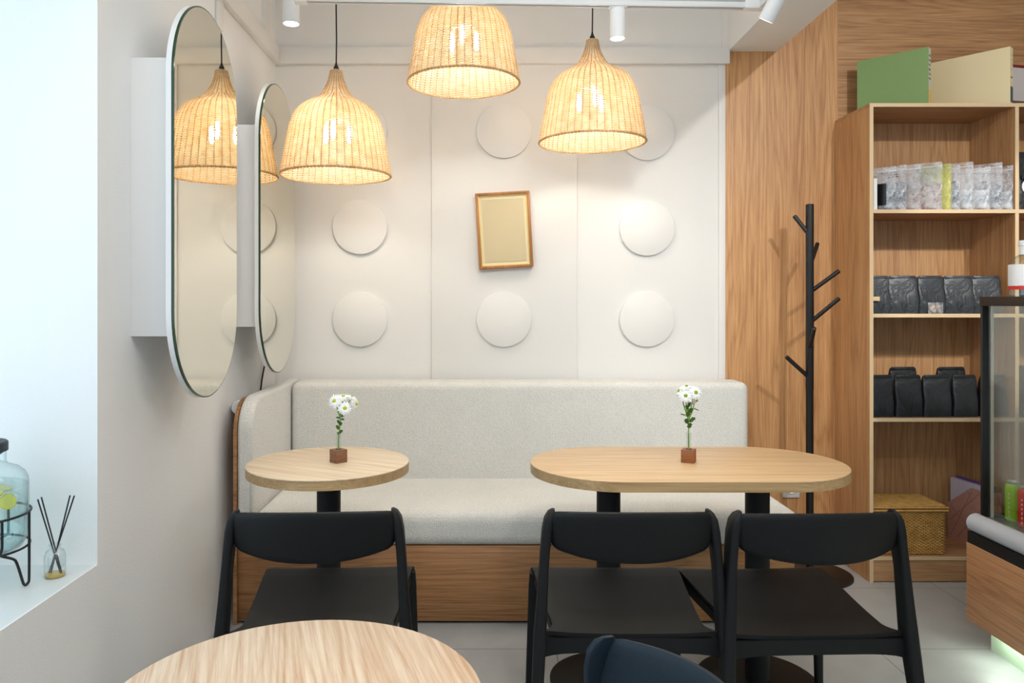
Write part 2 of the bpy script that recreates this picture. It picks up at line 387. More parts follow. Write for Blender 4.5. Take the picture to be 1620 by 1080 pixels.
def arc(cx, cy, r, a0, a1, n):
    return [(cx+r*math.cos(a0+(a1-a0)*k/n), cy+r*math.sin(a0+(a1-a0)*k/n)) for k in range(n+1)]
def stadium(hx, hy, n=24):      # long side along second axis
    r = hx; return arc(0, hy-r, r, 0, PI, n)+arc(0, -(hy-r), r, PI, 2*PI, n)
YZ = Matrix(((0, 0, 1, 0), (1, 0, 0, 0), (0, 1, 0, 0), (0, 0, 0, 1)))     # prism (x,y,z) -> world (z->X, x->Y, y->Z)
XZ = Matrix(((1, 0, 0, 0), (0, 0, -1, 0), (0, 1, 0, 0), (0, 0, 0, 1)))    # prism (x,y,z) -> (X, -z, Y up)

# ------------------------------------------------------------------ the room
XL, YB, H = -1.06, 3.845, 3.10
YW = 2.072          # niche end
ZS = 0.578
f = struct(box('floor', -1.9, 3.5, -1.6, 4.0, -.06, 0, M['floor']))
struct(box('ceiling', -1.9, 3.5, -1.6, 4.0, H, H+.08, M['ceil']))
w = MB(); w.box(-1.9, XL, YW, 4.0, 0, H); w.box(-1.9, XL, -1.6, YW, 0, ZS-.02); w.box(XL-.004, XL, .1, YW, ZS-.02, ZS); w.box(-1.9, XL, -1.6, .1, ZS-.02, H)
struct(w.build('wall_left', M['wall_left']))
struct(box('sill', -1.70, XL-.004, .1, YW, ZS-.02, ZS, M['sill'])).name = 'trim_window_sill'
struct(box('wall_back', XL, 1.230, YB, 4.0, 0, H, M['wall']))
struct(box('wall_back_oak', 1.230, 1.803, YB-.006, 4.0, 0, H, M['oak_wall']))
struct(box('wall_back_oak_upper', 1.803, 3.5, YB-.006, 4.0, 0, H, M['oak_h']))
struct(box('wall_right', 3.3, 3.5, -1.6, YB-.006, 0, H, M['wall']))
# window in the niche (daylight side)
wf = MB()
wf.box(-1.78, -1.70, .1, .16, ZS-.02, H); wf.box(-1.78, -1.70, YW-.06, YW, ZS-.02, H); wf.box(-1.78, -1.70, .1, YW, ZS-.02, ZS+.04); wf.box(-1.78, -1.70, .1, YW, H-.06, H); wf.box(-1.78, -1.71, 1.05, 1.11, ZS, H)
win = struct(wf.build('window_1', M['white']))
box('pane', -1.745, -1.739, .16, YW-.06, ZS+.04, H-.06, M['pane'], win)
# cut the outer part of the niche open to the sky: wall_left ends at -1.9 only outside the opening
# white panel in the middle of the back wall, side strips
px0, px1 = (683-VX)*YB/F, (912-VX)*YB/F
struct(box('trim_1', px0, px1, YB-.012, YB, .4, CAMZ+(477-99.5)*YB/F, M['wall'], bev=.002))
struct(box('trim_2', (817-VX)*YB/F, px1, YB-.014, YB, CAMZ+(477-98)*YB/F-.004, CAMZ+(477-98)*YB/F+.004, M['redline']))
# cornice band, back and left
zb0, zb1 = 2.504, 2.588
struct(box('trim_3', XL, 1.246, YB-.030, YB, zb0, zb1, M['wall'], bev=.004))
struct(box('trim_4', XL, XL+.030, 2.2, YB-.03, zb0, zb1, M['wall'], bev=.004))
struct(box('trim_5', -1.06, -1.042, 3.60, 3.68, zb1, H, M['wall']))
struct(box('trim_6', -1.06, -1.048, 2.98, 3.05, zb1-.2, H, M['wall'], bev=.003))
struct(box('trim_9', 1.215, 1.243, YB-.007, YB+.1, zb1, H, M['wall']))
# dropped beam on the right
struct(box('beam', 1.243, 1.491, .5, YB-.006, 2.572, H, M['ceil'])).name = 'trim_ceiling_beam'
# right edge reveal strip of white wall
struct(box('trim_7', 1.195, 1.230, YB-.008, YB, 0, zb0, M['wall'], bev=.002))
# small white pipe boxing between wall and bench
struct(MB().lathe([(.026, 0), (.03, .006), (.03, .60), (.03, .66)], 24, mat=T(-1.022, 3.14, .858)@Matrix.Rotation(-PI/2, 4, 'X')).build('trim_8', M['white']))

# ------------------------------------------------------------------ wall discs
rowz = {'upper': 2.165, 'middle': 1.68, 'lower': 1.21}
cols = {'left': -.628, 'centre': .103, 'right': .83}
proto = None
YD = YB
for rn, z in rowz.items():
    for cn, x in cols.items():
        if rn == 'middle' and cn == 'centre': continue
        zz = z - (.008 if (cn == 'right' and rn != 'lower') else 0)
        back = YB-.012 if cn == 'centre' else YB
        lab = {'upper': {'left': 'round white wall disc half hidden behind the pendant lamp nearest the mirrors', 'centre': 'round white wall disc above the tilted picture frame', 'right': 'round white wall disc partly behind the right pendant lamp'},
               'middle': {'left': 'round white wall disc left of the tilted picture frame', 'right': 'round white wall disc right of the tilted picture frame'},
               'lower': {'left': 'lowest round white wall disc on the left, above the round cafe table', 'centre': 'round white wall disc directly below the tilted picture frame', 'right': 'lowest round white wall disc on the right, near the oak wall'}}[rn][cn]
        if proto is None:
            proto = MB().lathe([(.139, 0), (.139, .012), (.1385, .0155), (.136, .017)], 72, mat=Matrix.Rotation(PI/2, 4, 'X')).build('wall_disc', M['disc'])
            o = proto
        else:
            o = proto.copy(); C.objects.link(o)
        o.location = (x, back, zz); tag(o, lab, 'wall decoration', 'raised round discs on the back wall')

# ------------------------------------------------------------------ picture frame
p0 = at(797.5, 364.5, YB-.02)
fr = thing('picture_frame', (p0.x, YB-.012, p0.z), 'tilted brown and gold picture frame with a blank tan print', 'picture')
fr.rotation_euler = (0, math.radians(-3.0), 0)
fr.rotation_euler = (0, math.radians(-3.2), 0)
hw, hh = .137, .192
def ringframe(hx, hz, w, y0, y1, bev=.002):
    m = MB()
    m.box(-hx, hx, y0, y1, hz-w, hz, bev); m.box(-hx, hx, y0, y1, -hz, -hz+w, bev)
    m.box(-hx, -hx+w, y0, y1, -hz+w*.5, hz-w*.5, bev); m.box(hx-w, hx, y0, y1, -hz+w*.5, hz-w*.5, bev); return m
ringframe(hw, hh, .014, -.036, 0, .003).build('moulding', M['frame_o'], fr)
ringframe(hw-.012, hh-.012, .006, -.031, -.012, .001).build('gold_slip', M['gilt'], fr)
box('mount', -hw+.016, hw-.016, -.024, -.016, -hh+.016, hh-.016, M['mat'], fr)
box('print', -hw+.032, hw-.032, -.0265, -.023, -hh+.034, hh-.034, M['print'], fr)

# ------------------------------------------------------------------ mirrors
def make_mirror(y, lab):
    t = thing('wall_mirror', (-.911, y, 1.6225), lab, 'mirror', 0, 'oblong mirrors standing off the left wall')
    MB().prism(stadium(.281, .634, 40), -.004, 0, mat=YZ).build('glass', [M['mirror']], t)
    MB().prism(stadium(.285, .638, 40), -.0075, -.001, mat=YZ).build('glass_edge', M['mirror_edge'], t)
    MB().prism(stadium(.285, .638, 40), -.024, -.008, mat=YZ).build('backing_board', M['white'], t)
    MB().box(-.149, -.024, -.237, .237, -.427, .411, .001).build('mounting_box', M['white'], t)
    return t
mir = make_mirror(2.505, 'larger looking oblong mirror nearest the window niche, reflecting a rattan lamp')
dup(mir, (-.911, 3.366, 1.6225), 0, 'oblong mirror beside the corner, above the cream bench end')
MB().tube([(-1.045, 3.62, 1.02), (-1.05, 3.60, .97), (-1.05, 3.575, .93), (-1.05, 3.56, .895), (-1.052, 3.55, .86), (-1.052, 3.55, .80)], .004, 8).build('power_cord', M['cord'])
tag(bpy.data.objects['power_cord'], 'black power cord hanging down from behind the mirror near the corner', 'cord')

# ------------------------------------------------------------------ pendant lamps
PROF = [(.026, .464), (.029, .445), (.034, .424), (.041, .404), (.049, .387), (.063, .362), (.078, .346), (.098, .333), (.120, .320), (.142, .307), (.160, .293), (.174, .277), (.183, .262), (.193, .242), (.201, .218), (.208, .19), (.212, .165), (.217, .138), (.222, .112), (.227, .086), (.232, .060), (.237, .032), (.240, .010), (.2405, 0)]
def prof_pts(step):
    out = []; d = 0; acc = 0
    for (r0, z0), (r1, z1) in zip(PROF, PROF[1:]):
        l = math.hypot(r1-r0, z1-z0)
        while acc <= l:
            k = acc/l; out.append((r0+(r1-r0)*k, z0+(z1-z0)*k, (z1-z0)/l, (r1-r0)/l)); acc += step
        acc -= l
    return out
def make_lamp(loc, lab, cord_len):
    t = thing('pendant_lamp', loc, lab, 'lamp', 0, 'woven rattan pendant lamps')
    NS = 46; rows = prof_pts(.0052); m = MB(); bm = m.bm
    for i, (r, z, dz, dr) in enumerate(rows):
        big = r > .07
        ns = NS if big else NS//2
        n = ns*2; A = .0022 if big else .0012
        th = .0013; hh_ = .0022
        ring = []
        jr = random.uniform(-.0004, .0004)
        for k in range(n):
            a = 2*PI*k/n
            ph = (1 if (k//2+i) % 2 else -1) if k % 2 == 0 else 0
            rr = r+A*ph+jr; ca, sa = math.cos(a), math.sin(a)
            # cross-section along the profile tangent (dr,dz) and normal (-dz,dr)
            ps = []
            for u, v in ((-hh_, 0), (0, th), (hh_, 0), (0, -th)):
                R_ = rr+u*dr-v*dz; Z_ = z+u*dz+v*dr
                ps.append(bm.verts.new((R_*ca, R_*sa, Z_)))
            ring.append(ps)
        for k in range(n):
            a_, b_ = ring[k], ring[(k+1) % n]
            for q in range(4): bm.faces.new((a_[q], a_[(q+1) % 4], b_[(q+1) % 4], b_[q]))
    bmesh.ops.recalc_face_normals(bm, faces=bm.faces)
    m.build('woven_shade', M['rattan'], t, ang=180)
    s_ = MB()
    for k in range(NS):
        a = 2*PI*k/NS
        pts = [(r*math.cos(a), r*math.sin(a), z) for (r, z) in (PROF if k % 2 == 0 else PROF[6:])]
        s_.tube(pts, .0021, 5)
    s_.build('stakes', M['rattan_d'], t)
    rm = MB()
    for off in (0, PI):
        pts = []
        n = 184
        for k in range(n):
            a = 2*PI*k/n; w_ = a*46+off
            pts.append(((.241+.003*math.cos(w_))*math.cos(a), (.241+.003*math.cos(w_))*math.sin(a), -.001+.003*math.sin(w_)))
        rm.tube(pts, .0032, 5, closed=True)
    rm.build('braided_rim', M['rattan_d'], t)
    MB().lathe([(.012, .455), (.012, .478), (.006, .49), (.004, .50)], 16).build('cord_grip', M['cord'], t)
    MB().tube([(0, 0, .49), (.0015, 0, .6), (-.001, 0, .8), (0, 0, cord_len)], .0033, 8).build('cord', M['cord'], t)
    MB().lathe([(.05, cord_len-.02), (.05, cord_len-.002)], 32).build('ceiling_rose', M['white'], t)
    so = MB().lathe([(.016, .30), (.022, .29), (.022, .24), (.014, .235)], 20).tube([(0, 0, .30), (0, 0, .46)], .005, 8)
    for k in range(3):
        a = 2*PI*k/3+.5
        so.tube([(0, 0, .26), (.05*math.cos(a), .05*math.sin(a), .25), (.062*math.cos(a), .062*math.sin(a), .225)], .006, 8)
    so.build('lamp_holder', M['white'], t)
    for k in range(3):
        a = 2*PI*k/3+.5
        MB().lathe([(.008, .225), (.010, .215), (.0115, .19), (.011, .165), (.007, .15), (.002, .146)], 16, mat=T(.062*math.cos(a), .062*math.sin(a), 0)).build('bulb', M['bulb'], t)
    return t
LAMPS = [(-.656, 3.36, 1.862, 'rattan pendant lamp nearest the mirrors, above the round cafe table'),
         (-.086, 3.265, 2.246, 'highest rattan pendant lamp, its top hidden by the light track'),
         (.4955, 3.44, 2.026, 'rattan pendant lamp on the right, beside the white track spotlight')]
L0 = None
for x, y, z, lab in LAMPS:
    if L0 is None: L0 = make_lamp((x, y, z), lab, H-z)
    else:
        r = dup(L0, (x, y, z), .3*x, lab)
        for ch in [o for o in bpy.data.objects if o.parent == r]:
            n_ = ch.name.split('.')[0]; cl = H-z
            if n_ == 'cord':
                me = MB().tube([(0, 0, .49), (.0015, 0, .6), (-.001, 0, .75), (0, 0, cl)], .0033, 8).build('cord', M['cord'], r); bpy.data.objects.remove(ch)
            elif n_ == 'ceiling_rose': ch.location.z = cl-(H-LAMPS[0][2])

# ------------------------------------------------------------------ light track and spots
ZT = 2.478
A_, B_ = Vector((-.724, 2.97, ZT)), Vector((1.107, 3.04, ZT))
ang = math.atan2(B_.y-A_.y, B_.x-A_.x); ln = (B_-A_).length
tr = thing('light_track', A_, 'long white ceiling light track running across above the lamps', 'light track', ang)
m = MB(); m.box(0, ln, -.017, -.006, 0, .032, .001); m.box(0, ln, .006, .017, 0, .032, .001); m.box(0, ln, -.017, .017, .02, .034, .001)
m.build('rail', M['white'], tr)
box('slot', .02, ln-.02, -.006, .006, .004, .018, M['dark'], tr)
box('end_connector', ln-.06, ln+.03, -.02, .02, -.003, .033, M['white'], tr, .002)
MB().box(ln-.003, ln+.031, -1.6, 0, 0, .034, .001).build('side_rail', M['white'], tr)
for x in (.15, ln-.2): MB().tube([(x, 0, .034), (x, 0, H-ZT)], .003, 8).build('hanging_rod', M['white'], tr)
box('end_cap', -.02, .03, -.018, .018, -.004, .034, M['white'], tr, .002)
def make_spot(x, y, zt, lab, tilt=(0, 0), L_=.125, r=.031):
    t = thing('track_spotlight', (x, y, zt), lab, 'spotlight', 0, 'white cylindrical track spotlights')
    R = Matrix.Rotation(tilt[0], 4, 'Y')@Matrix.Rotation(tilt[1], 4, 'X')
    MB().lathe([(r-.006, -L_+.006), (r-.004, -L_), (r, -L_), (r, -.012), (r-.002, -.008), (.012, -.006)], 40, mat=R, cap0=False).build('housing', M['white'], t)
    MB().lathe([(.0001, -L_+.004), (r-.005, -L_+.004)], 40, mat=R, cap0=False, cap1=False).build('lens', M['spot_lens'], t)
    MB().box(-.035, .035, -.012, .012, -.004, .004, .001).lathe([(.014, -.010), (.014, 0)], 20).build('track_adapter', M['white'], t)
    return t
def on_track(px):
    # position along track for pixel column px
    for k in range(200):
        p = A_.lerp(B_, k/199)
        if VX+p.x*F/p.y >= px: return p
p = on_track(975)
make_spot(p.x, p.y, ZT-.002, 'white track spotlight, lit, next to the right rattan lamp')
sp = make_spot(-.79, 3.10, 2.62, 'white cylinder spotlight, lit, beside the mirror end of the light track', (.0, -.0), .18, .034)
MB().tube([(0, 0, 0), (0, 0, H-2.62)], .008, 12).build('ceiling_rod', M['white'], sp)
make_spot(1.125, 2.83, ZT-.002, 'white track spotlight tilted under the ceiling beam at the right', (.42, .44))

# ------------------------------------------------------------------ bench
bn = thing('corner_bench', (0, 3.02, 0), 'long cream upholstered corner bench on an oak base along the back wall', 'bench')
def bb(name, x0, x1, y0, y1, z0, z1, mat, bev=.03, seg=5):
    return MB().box(x0, x1, y0-3.02, y1-3.02, z0, z1, bev, seg).build(name, mat, bn, ang=60)
AX = -.928
bb('seat_cushion', AX+.002, 1.275, 3.022, 3.64, .317, .457, M['fabric'], .045, 6)
bb('backrest', AX+.004, 1.273, 3.612, 3.805, .36, .912, M['fabric'], .035, 6)
def armprof(y0, y1, z0, z1, r, n=12):
    return [(y1-3.02, z0), (y1-3.02, z1)] + [(y0-3.02+r-r*math.sin(k/n*PI/2), z1-r+r*math.cos(k/n*PI/2)) for k in range(n+1)] + [(y0-3.02, z0)]
MB().prism(armprof(3.03, 3.80, .317, .912, .14), -.992, AX, mat=YZ, bev=.02, seg=5).build('side_cushion', M['fabric'], bn, ang=60)
MB().prism(armprof(3.035, 3.80, .0, .900, .13), -1.007, -.9925, mat=YZ).build('oak_side_panel', M['oak_base'], bn)
bb('oak_base', -.9915, 1.255, 3.045, 3.80, .012, .316, M['oak_base'], .001, 1)
bb('recessed_plinth', -.98, 1.245, 3.065, 3.79, 0, .012, M['dark'], 0)

# ------------------------------------------------------------------ tables
ZT_ = .75
def top_mesh(hx, r, th=.033, n=64, split=True):
    if hx > 0: pts = arc(hx, 0, r, -PI/2, PI/2, n//2)+arc(-hx, 0, r, PI/2, 3*PI/2, n//2)
    else: pts = arc(0, 0, r, 0, 2*PI, n)[:-1]
    return pts
def make_table(x, y, r, hx, poles, mat, lab, name='cafe_table', rb=.2):
    t = thing(name, (x, y, 0), lab, 'table')
    pts = top_mesh(hx, r)
    MB().prism(pts, ZT_-.004, ZT_, bev=.0015, seg=2).build('tabletop', mat, t)
    MB().prism(pts, ZT_-.033, ZT_-.004).build('edge_band', M['table_edge'], t)
    for dx in poles:
        MB().lathe([(.0405, .012), (.0405, ZT_-.040), (.09, ZT_-.039), (.09, ZT_-.033)], 40, mat=T(dx, 0, 0)).build('pole', M['blackm'], t)
        MB().lathe([(rb, 0), (rb, .008), (rb-.006, .012), (.05, .0125)], 64, mat=T(dx, 0, 0)).build('base_plate', M['blackm'], t)
    return t
make_table(-.532, 2.594, .274, 0, [0], M['table_pale'], 'round pale wood cafe table with a black pedestal in front of the bench')
make_table(.695, 2.586, .281, .253, [-.267, .243], M['table_warm'], 'long oval oak table on two black pedestals in front of the bench', 'oval_table')
make_table(-.262, 1.045, .262, 0, [-.05], M['table_near'], 'round pale wood table cut off by the bottom edge, nearest of the tables')

# ------------------------------------------------------------------ chairs
def sup(cx, cy, cz, hx, hy, n=16, e=.35, ax='xy', tilt=0):
    out = []
    for k in range(n):
        a = 2*PI*(k+.5)/n; c, s_ = math.cos(a), math.sin(a)
        u = math.copysign(abs(c)**e, c)*hx; v = math.copysign(abs(s_)**e, s_)*hy
        if ax == 'xy': out.append((cx+u, cy+v, cz))
        elif ax == 'yz': out.append((cx, cy+u*math.cos(tilt)+v*math.sin(tilt), cz-u*math.sin(tilt)+v*math.cos(tilt)))
    return out
def interp(keys, t):
    for a, b in zip(keys, keys[1:]):
        if a[0] <= t <= b[0]:
            k = (t-a[0])/(b[0]-a[0]); k = k*k*(3-2*k) if False else k
            return [a[i]+(b[i]-a[i])*k for i in range(1, len(a))]
    return list(keys[-1][1:]) if t > keys[-1][0] else list(keys[0][1:])
def make_chair(loc, rz, lab, mat, group='black plastic cafe chairs'):
    t = thing('cafe_chair', loc, lab, 'chair', rz, group)
    # backrest
    rings = []; n = 40
    for i in range(n+1):
        u = -1+2*i/n; a = abs(u)
        x = .213*u; y = -.292+.070*a**2.0
        top = .750+.019*(1-a*a)-.014*max(0, (a-.93)/.07)**2
        bot = .632+.024*a**2.4+(.018*max(0, (a-.9)/.1)**2)
        th = .0085+.003*a
        rings.append(sup(x, y, (top+bot)/2, th, (top-bot)/2, 16, .45, 'yz', -.16))
    MB().loft(rings).build('backrest', mat, t, ang=50)
    # rear legs with the flared shoulder
    keys = [(0, .262, -.300, .013, .018), (.2, .252, -.272, .0145, .022), (.36, .243, -.246, .016, .026), (.43, .239, -.234, .0165, .029), (.52, .233, -.228, .014, .027), (.60, .228, -.223, .0125, .025), (.65, .224, -.218, .0125, .027), (.70, .219, -.216, .0135, .028), (.73, .214, -.217, .0125, .026), (.747, .208, -.219, .009, .020), (.755, .203, -.221, .004, .010)]
    for s_ in (-1, 1):
        rings = [sup(s_*k[1], k[2], k[0], k[3], k[4], 12, .5) for k in keys]
        MB().loft(rings).build('rear_leg', mat, t, ang=50)
        keys2 = [(0, .243, .262, .0115, .0115), (.2, .235, .252, .014, .013), (.38, .226, .242, .018, .016), (.425, .222, .236, .019, .018)]
        MB().loft([sup(s_*k[1], k[2], k[0], k[3], k[4], 12, .5) for k in keys2]).build('front_leg', mat, t, ang=50)
        # side rail
        MB().loft([sup(s_*.236, -.22, .398, .011, .016, 10, .5, 'xy')] and [
            [(s_*(.230+dx), -.222, .400+dz) for dx, dz in ((-.010, -.016), (.010, -.016), (.010, .016), (-.010, .016))],
            [(s_*(.194+dx), -.16, .402+dz) for dx, dz in ((-.008, -.013), (.008, -.013), (.008, .013), (-.008, .013))],
            [(s_*(.203+dx), .0, .404+dz) for dx, dz in ((-.008, -.013), (.008, -.013), (.008, .013), (-.008, .013))],
            [(s_*(.220+dx), .235, .408+dz) for dx, dz in ((-.009, -.015), (.009, -.015), (.009, .015), (-.009, .015))]]).build('side_rail', mat, t)
    # rear rail, front rail
    rr = []
    for i in range(17):
        u = -1+2*i/16; dz = .020+.012*abs(u)**6
        rr.append([(.232*u, -.226+dy, .404+z_) for dy, z_ in ((-.012, -dz), (.010, -dz), (.010, .018), (-.012, .018))])
    MB().loft(rr).build('rear_rail', mat, t)
    MB().box(-.215, .215, .222, .240, .385, .42, .004).build('front_rail', mat, t)
    # seat shell
    nv, nu = 36, 20; top = []; bot = []
    for j in range(nv+1):
        v = j/nv; y = -.232+v*.500
        w_ = .200+.037*min(1, max(0, (v-.1)/.9))**1.0+ .034*max(0, 1-v/.12)**2
        zc = .432-.006*math.sin(PI*min(1, v*1.3))+.014*v - (.022*max(0, (v-.88)/.12)**2)
        rowt = []; rowb = []
        for i in range(nu+1):
            u = -1+2*i/nu
            z = zc+.009*abs(u)**3*(1-.5*v)-.004*max(0, (abs(u)-.93)/.07)**2
            yy = y + (.006*(1-u*u) if j == nv else 0)
            rowt.append((w_*u, yy, z)); rowb.append((w_*u*.992, yy, z-.011))
        top.append(rowt); bot.append(rowb)
    m = MB(); bm = m.bm
    Tv = [[bm.verts.new(p_) for p_ in r_] for r_ in top]; Bv = [[bm.verts.new(p_) for p_ in r_] for r_ in bot]
    for j in range(nv):
        for i in range(nu):
            bm.faces.new((Tv[j][i], Tv[j][i+1], Tv[j+1][i+1], Tv[j+1][i])); bm.faces.new((Bv[j][i], Bv[j+1][i], Bv[j+1][i+1], Bv[j][i+1]))
        bm.faces.new((Tv[j][0], Tv[j+1][0], Bv[j+1][0], Bv[j][0])); bm.faces.new((Tv[j][nu], Bv[j][nu], Bv[j+1][nu], Tv[j+1][nu]))
    for i in range(nu):
        bm.faces.new((Tv[0][i], Bv[0][i], Bv[0][i+1], Tv[0][i+1])); bm.faces.new((Tv[nv][i], Tv[nv][i+1], Bv[nv][i+1], Bv[nv][i]))
    bmesh.ops.recalc_face_normals(bm, faces=bm.faces)
    m.build('seat', mat, t, ang=50)
    return t
ch = make_chair((-.452, 2.205, 0), math.radians(2.5), 'black plastic chair tucked at the small round cafe table', M['blackp'])
dup(ch, (.388, 2.205, 0), math.radians(-.5), 'black plastic chair at the left end of the oval table')
dup(ch, (.862, 2.195, 0), math.radians(2.0), 'black plastic chair at the right end of the oval table')
make_chair((.041, .976, 0), math.radians(105), 'black plastic chair in the foreground, coloured blue as by daylight, only its backrest top showing', M['blackp_daylit'], None)

# ------------------------------------------------------------------ coat rack
cr0 = at(1281, 500, 3.6)
cr = thing('coat_rack', (cr0.x, 3.6, 0), 'black metal coat stand shaped like a branching tree against the oak wall', 'coat stand')
zt = at(0, 323, 3.6).z
MB().lathe([(.017, .01), (.0175, at(0, 617, 3.6).z), (.0185, at(0, 616, 3.6).z), (.0185, zt-.003), (.016, zt)], 24).build('pole', M['blackr'], cr)
MB().lathe([(.19, 0), (.19, .008), (.18, .012), (.02, .014)], 48).build('base', M['blackr'], cr)
for (ex, ey, jx, jy, dy) in [(1259.5, 341, 1280, 371, .02), (1300.5, 384, 1284, 413, .05), (1321, 429, 1284, 460, -.04), (1318, 472, 1284, 508, -.06), (1275, 518, 1281, 552, -.09), (1241.5, 564, 1280, 597, -.02)]:
    e = at(ex, ey, 3.6)-Vector((cr0.x, 3.6, 0)); j = at(jx, jy, 3.6)-Vector((cr0.x, 3.6, 0)); e.y += dy
    pts = [j.lerp(e, k/6) for k in range(7)]
    pts.append(e+(e-j).normalized()*.003)
    MB().tube(pts, [.010]*6+[.010, .006], 12).build('hook', M['blackr'], cr)

# ------------------------------------------------------------------ wall socket
so = thing('wall_socket', (1.562, YB-.006, .348), 'silver power socket low on the oak wall behind the oval table', 'socket')
MB().box(-.043, .043, -.010, 0, -.043, .043, .003).build('plate', M['alu'], so)
MB().lathe([(.0225, 0), (.0225, .004), (.020, .005), (.018, -.001+.002)], 32, mat=T(0, -.010, 0)@Matrix.Rotation(PI/2, 4, 'X')).build('socket_ring', M['white'], so)
for s_ in (-1, 1): MB().lathe([(.003, 0), (.003, .0045)], 12, mat=T(s_*.0095, -.0112, 0)@Matrix.Rotation(PI/2, 4, 'X')).build('pin_hole', M['dark'], so)

# ------------------------------------------------------------------ shelf unit
SX0, SX1, SX2, SX3 = 1.788, 2.462, 2.479, 3.136
SYF, SYB = 3.495, YB-.008
sh = thing('shelf_unit', (SX0, SYF, 0), 'tall open oak shelf unit holding coffee bags, basket and boxes', 'shelf')
def sb(name, x0, x1, y0, y1, z0, z1, mat): return box(name, x0-SX0, x1-SX0, y0-SYF, y1-SYF, z0, z1, mat, sh)
t_ = .017
ZTOP = 2.219
for x0 in (SX0, SX1, SX3):
    sd = sb('side_panel', x0, x0+t_, SYF+.0015, SYB, 0, ZTOP-t_, M['oak_shelf'])
    box('edge_band', x0-SX0, x0+t_-SX0, -.0005, .0014, 0, ZTOP-t_, M['oak_edge_v'], sd)
tp = sb('top_board', SX0, SX3+t_, SYF+.0015, SYB, ZTOP-t_, ZTOP, M['oak_board'])
box('edge_band', 0, SX3+t_-SX0, -.0005, .0014, ZTOP-t_, ZTOP, M['oak_edge'], tp)
SHZ = [1.727, 1.244, .761, .120]
for z in SHZ:
    for a, b in ((SX0+t_, SX1), (SX1+t_, SX3)):
        s_ = sb('shelf_board', a, b, SYF+.0015, SYB-.012, z-t_, z, M['oak_board'])
        box('edge_band', a-SX0, b-SX0, -.0005, .0014, z-t_, z, M['oak_edge'], s_)
for a, b in ((SX0+t_, SX1), (SX1+t_, SX3)):
    sb('back_panel', a, b, SYB-.012, SYB, .1, ZTOP-t_, M['oak_shelf'])
    sb('plinth', a, b, SYF+.004, SYF+.022, .004, .120-t_, M['oak_board'])

# boxes on top of the shelf
def card_box(name, x0y0, x1y1, th, z, h, mat, spine, lab, extra=None):
    a = Vector((x0y0[0], x0y0[1], 0)); b = Vector((x1y1[0], x1y1[1], 0)); d = b-a; ln_ = d.length; rz = math.atan2(d.y, d.x)
    t = thing(name, (a.x, a.y, z), lab, 'box', rz)
    MB().box(0, ln_, 0, .0012, 0, h).box(0, ln_, th-.0012, th, 0, h).box(0, ln_, .0012, th-.0012, h-.0012, h).box(0, ln_, .0012, th-.0012, 0, .0012).build('front_and_back_panels', mat, t)
    box('box_body', .001, ln_-.001, .0013, th-.0013, .0013, h-.0013, M['page'], t)
    box('end_panel', ln_-.001, ln_, .001, th-.001, h*.02, h-.001, spine, t)
    if extra: extra(t, ln_, th, h)
    return t
def ex1(t, l, th, h):
    for k in range(6): box('end_print', l, l+.0006, th*.15, th*.85, h*(.45+.08*k), h*(.45+.08*k)+.006, M['leaf'] if k % 2 else M['ink'], t)
    box('end_patch', l, l+.0007, .002, th-.002, .002, h*.28, M['gilt'], t)
def ex2(t, l, th, h):
    box('end_patch', l, l+.0008, .003, th-.003, h*.05, h*.32, M['teal'], t)
    for k in range(4): box('end_print', l, l+.0006, th*.2, th*.8, h*(.62+.08*k), h*(.62+.08*k)+.006, M['page'], t)
    box('end_mark', l, l+.0008, th*.2, th*.8, h*.47, h*.49, M['ink'], t)
gl, gr_ = at(1356, 0, 3.74), at(1461, 0, 3.56)
card_box('flat_box', (gl.x, 3.74), (gr_.x, 3.52), .04, ZTOP, .270, M['green'], M['page'], 'flat green box standing on top of the oak shelf unit', ex1)
cl_, cr_ = at(1462, 0, 3.79), at(1597, 0, 3.52)
card_box('flat_box', (cl_.x, 3.785), (cr_.x, 3.515), .045, ZTOP, .270, M['cream'], M['cream'], 'flat cream box with teal end patch standing on top of the shelf unit', ex2)
t = thing('packaging_box', (2.515, 3.66, ZTOP), 'pale grey box with dark red top stripe at the right edge, on the shelf unit', 'box', math.radians(14))
box('box_body', 0, .24, 0, .1, 0, .235, M['greyc'], t); box('red_stripe', -.0005, .2405, -.0005, .1005, .222, .2355, M['redc'], t); box('red_badge', -.0002, .055, -.001, 0, .175, .198, M['redc'], t); box('brown_print', -.0002, .2402, -.001, 0, .005, .06, M['brownc'], t)

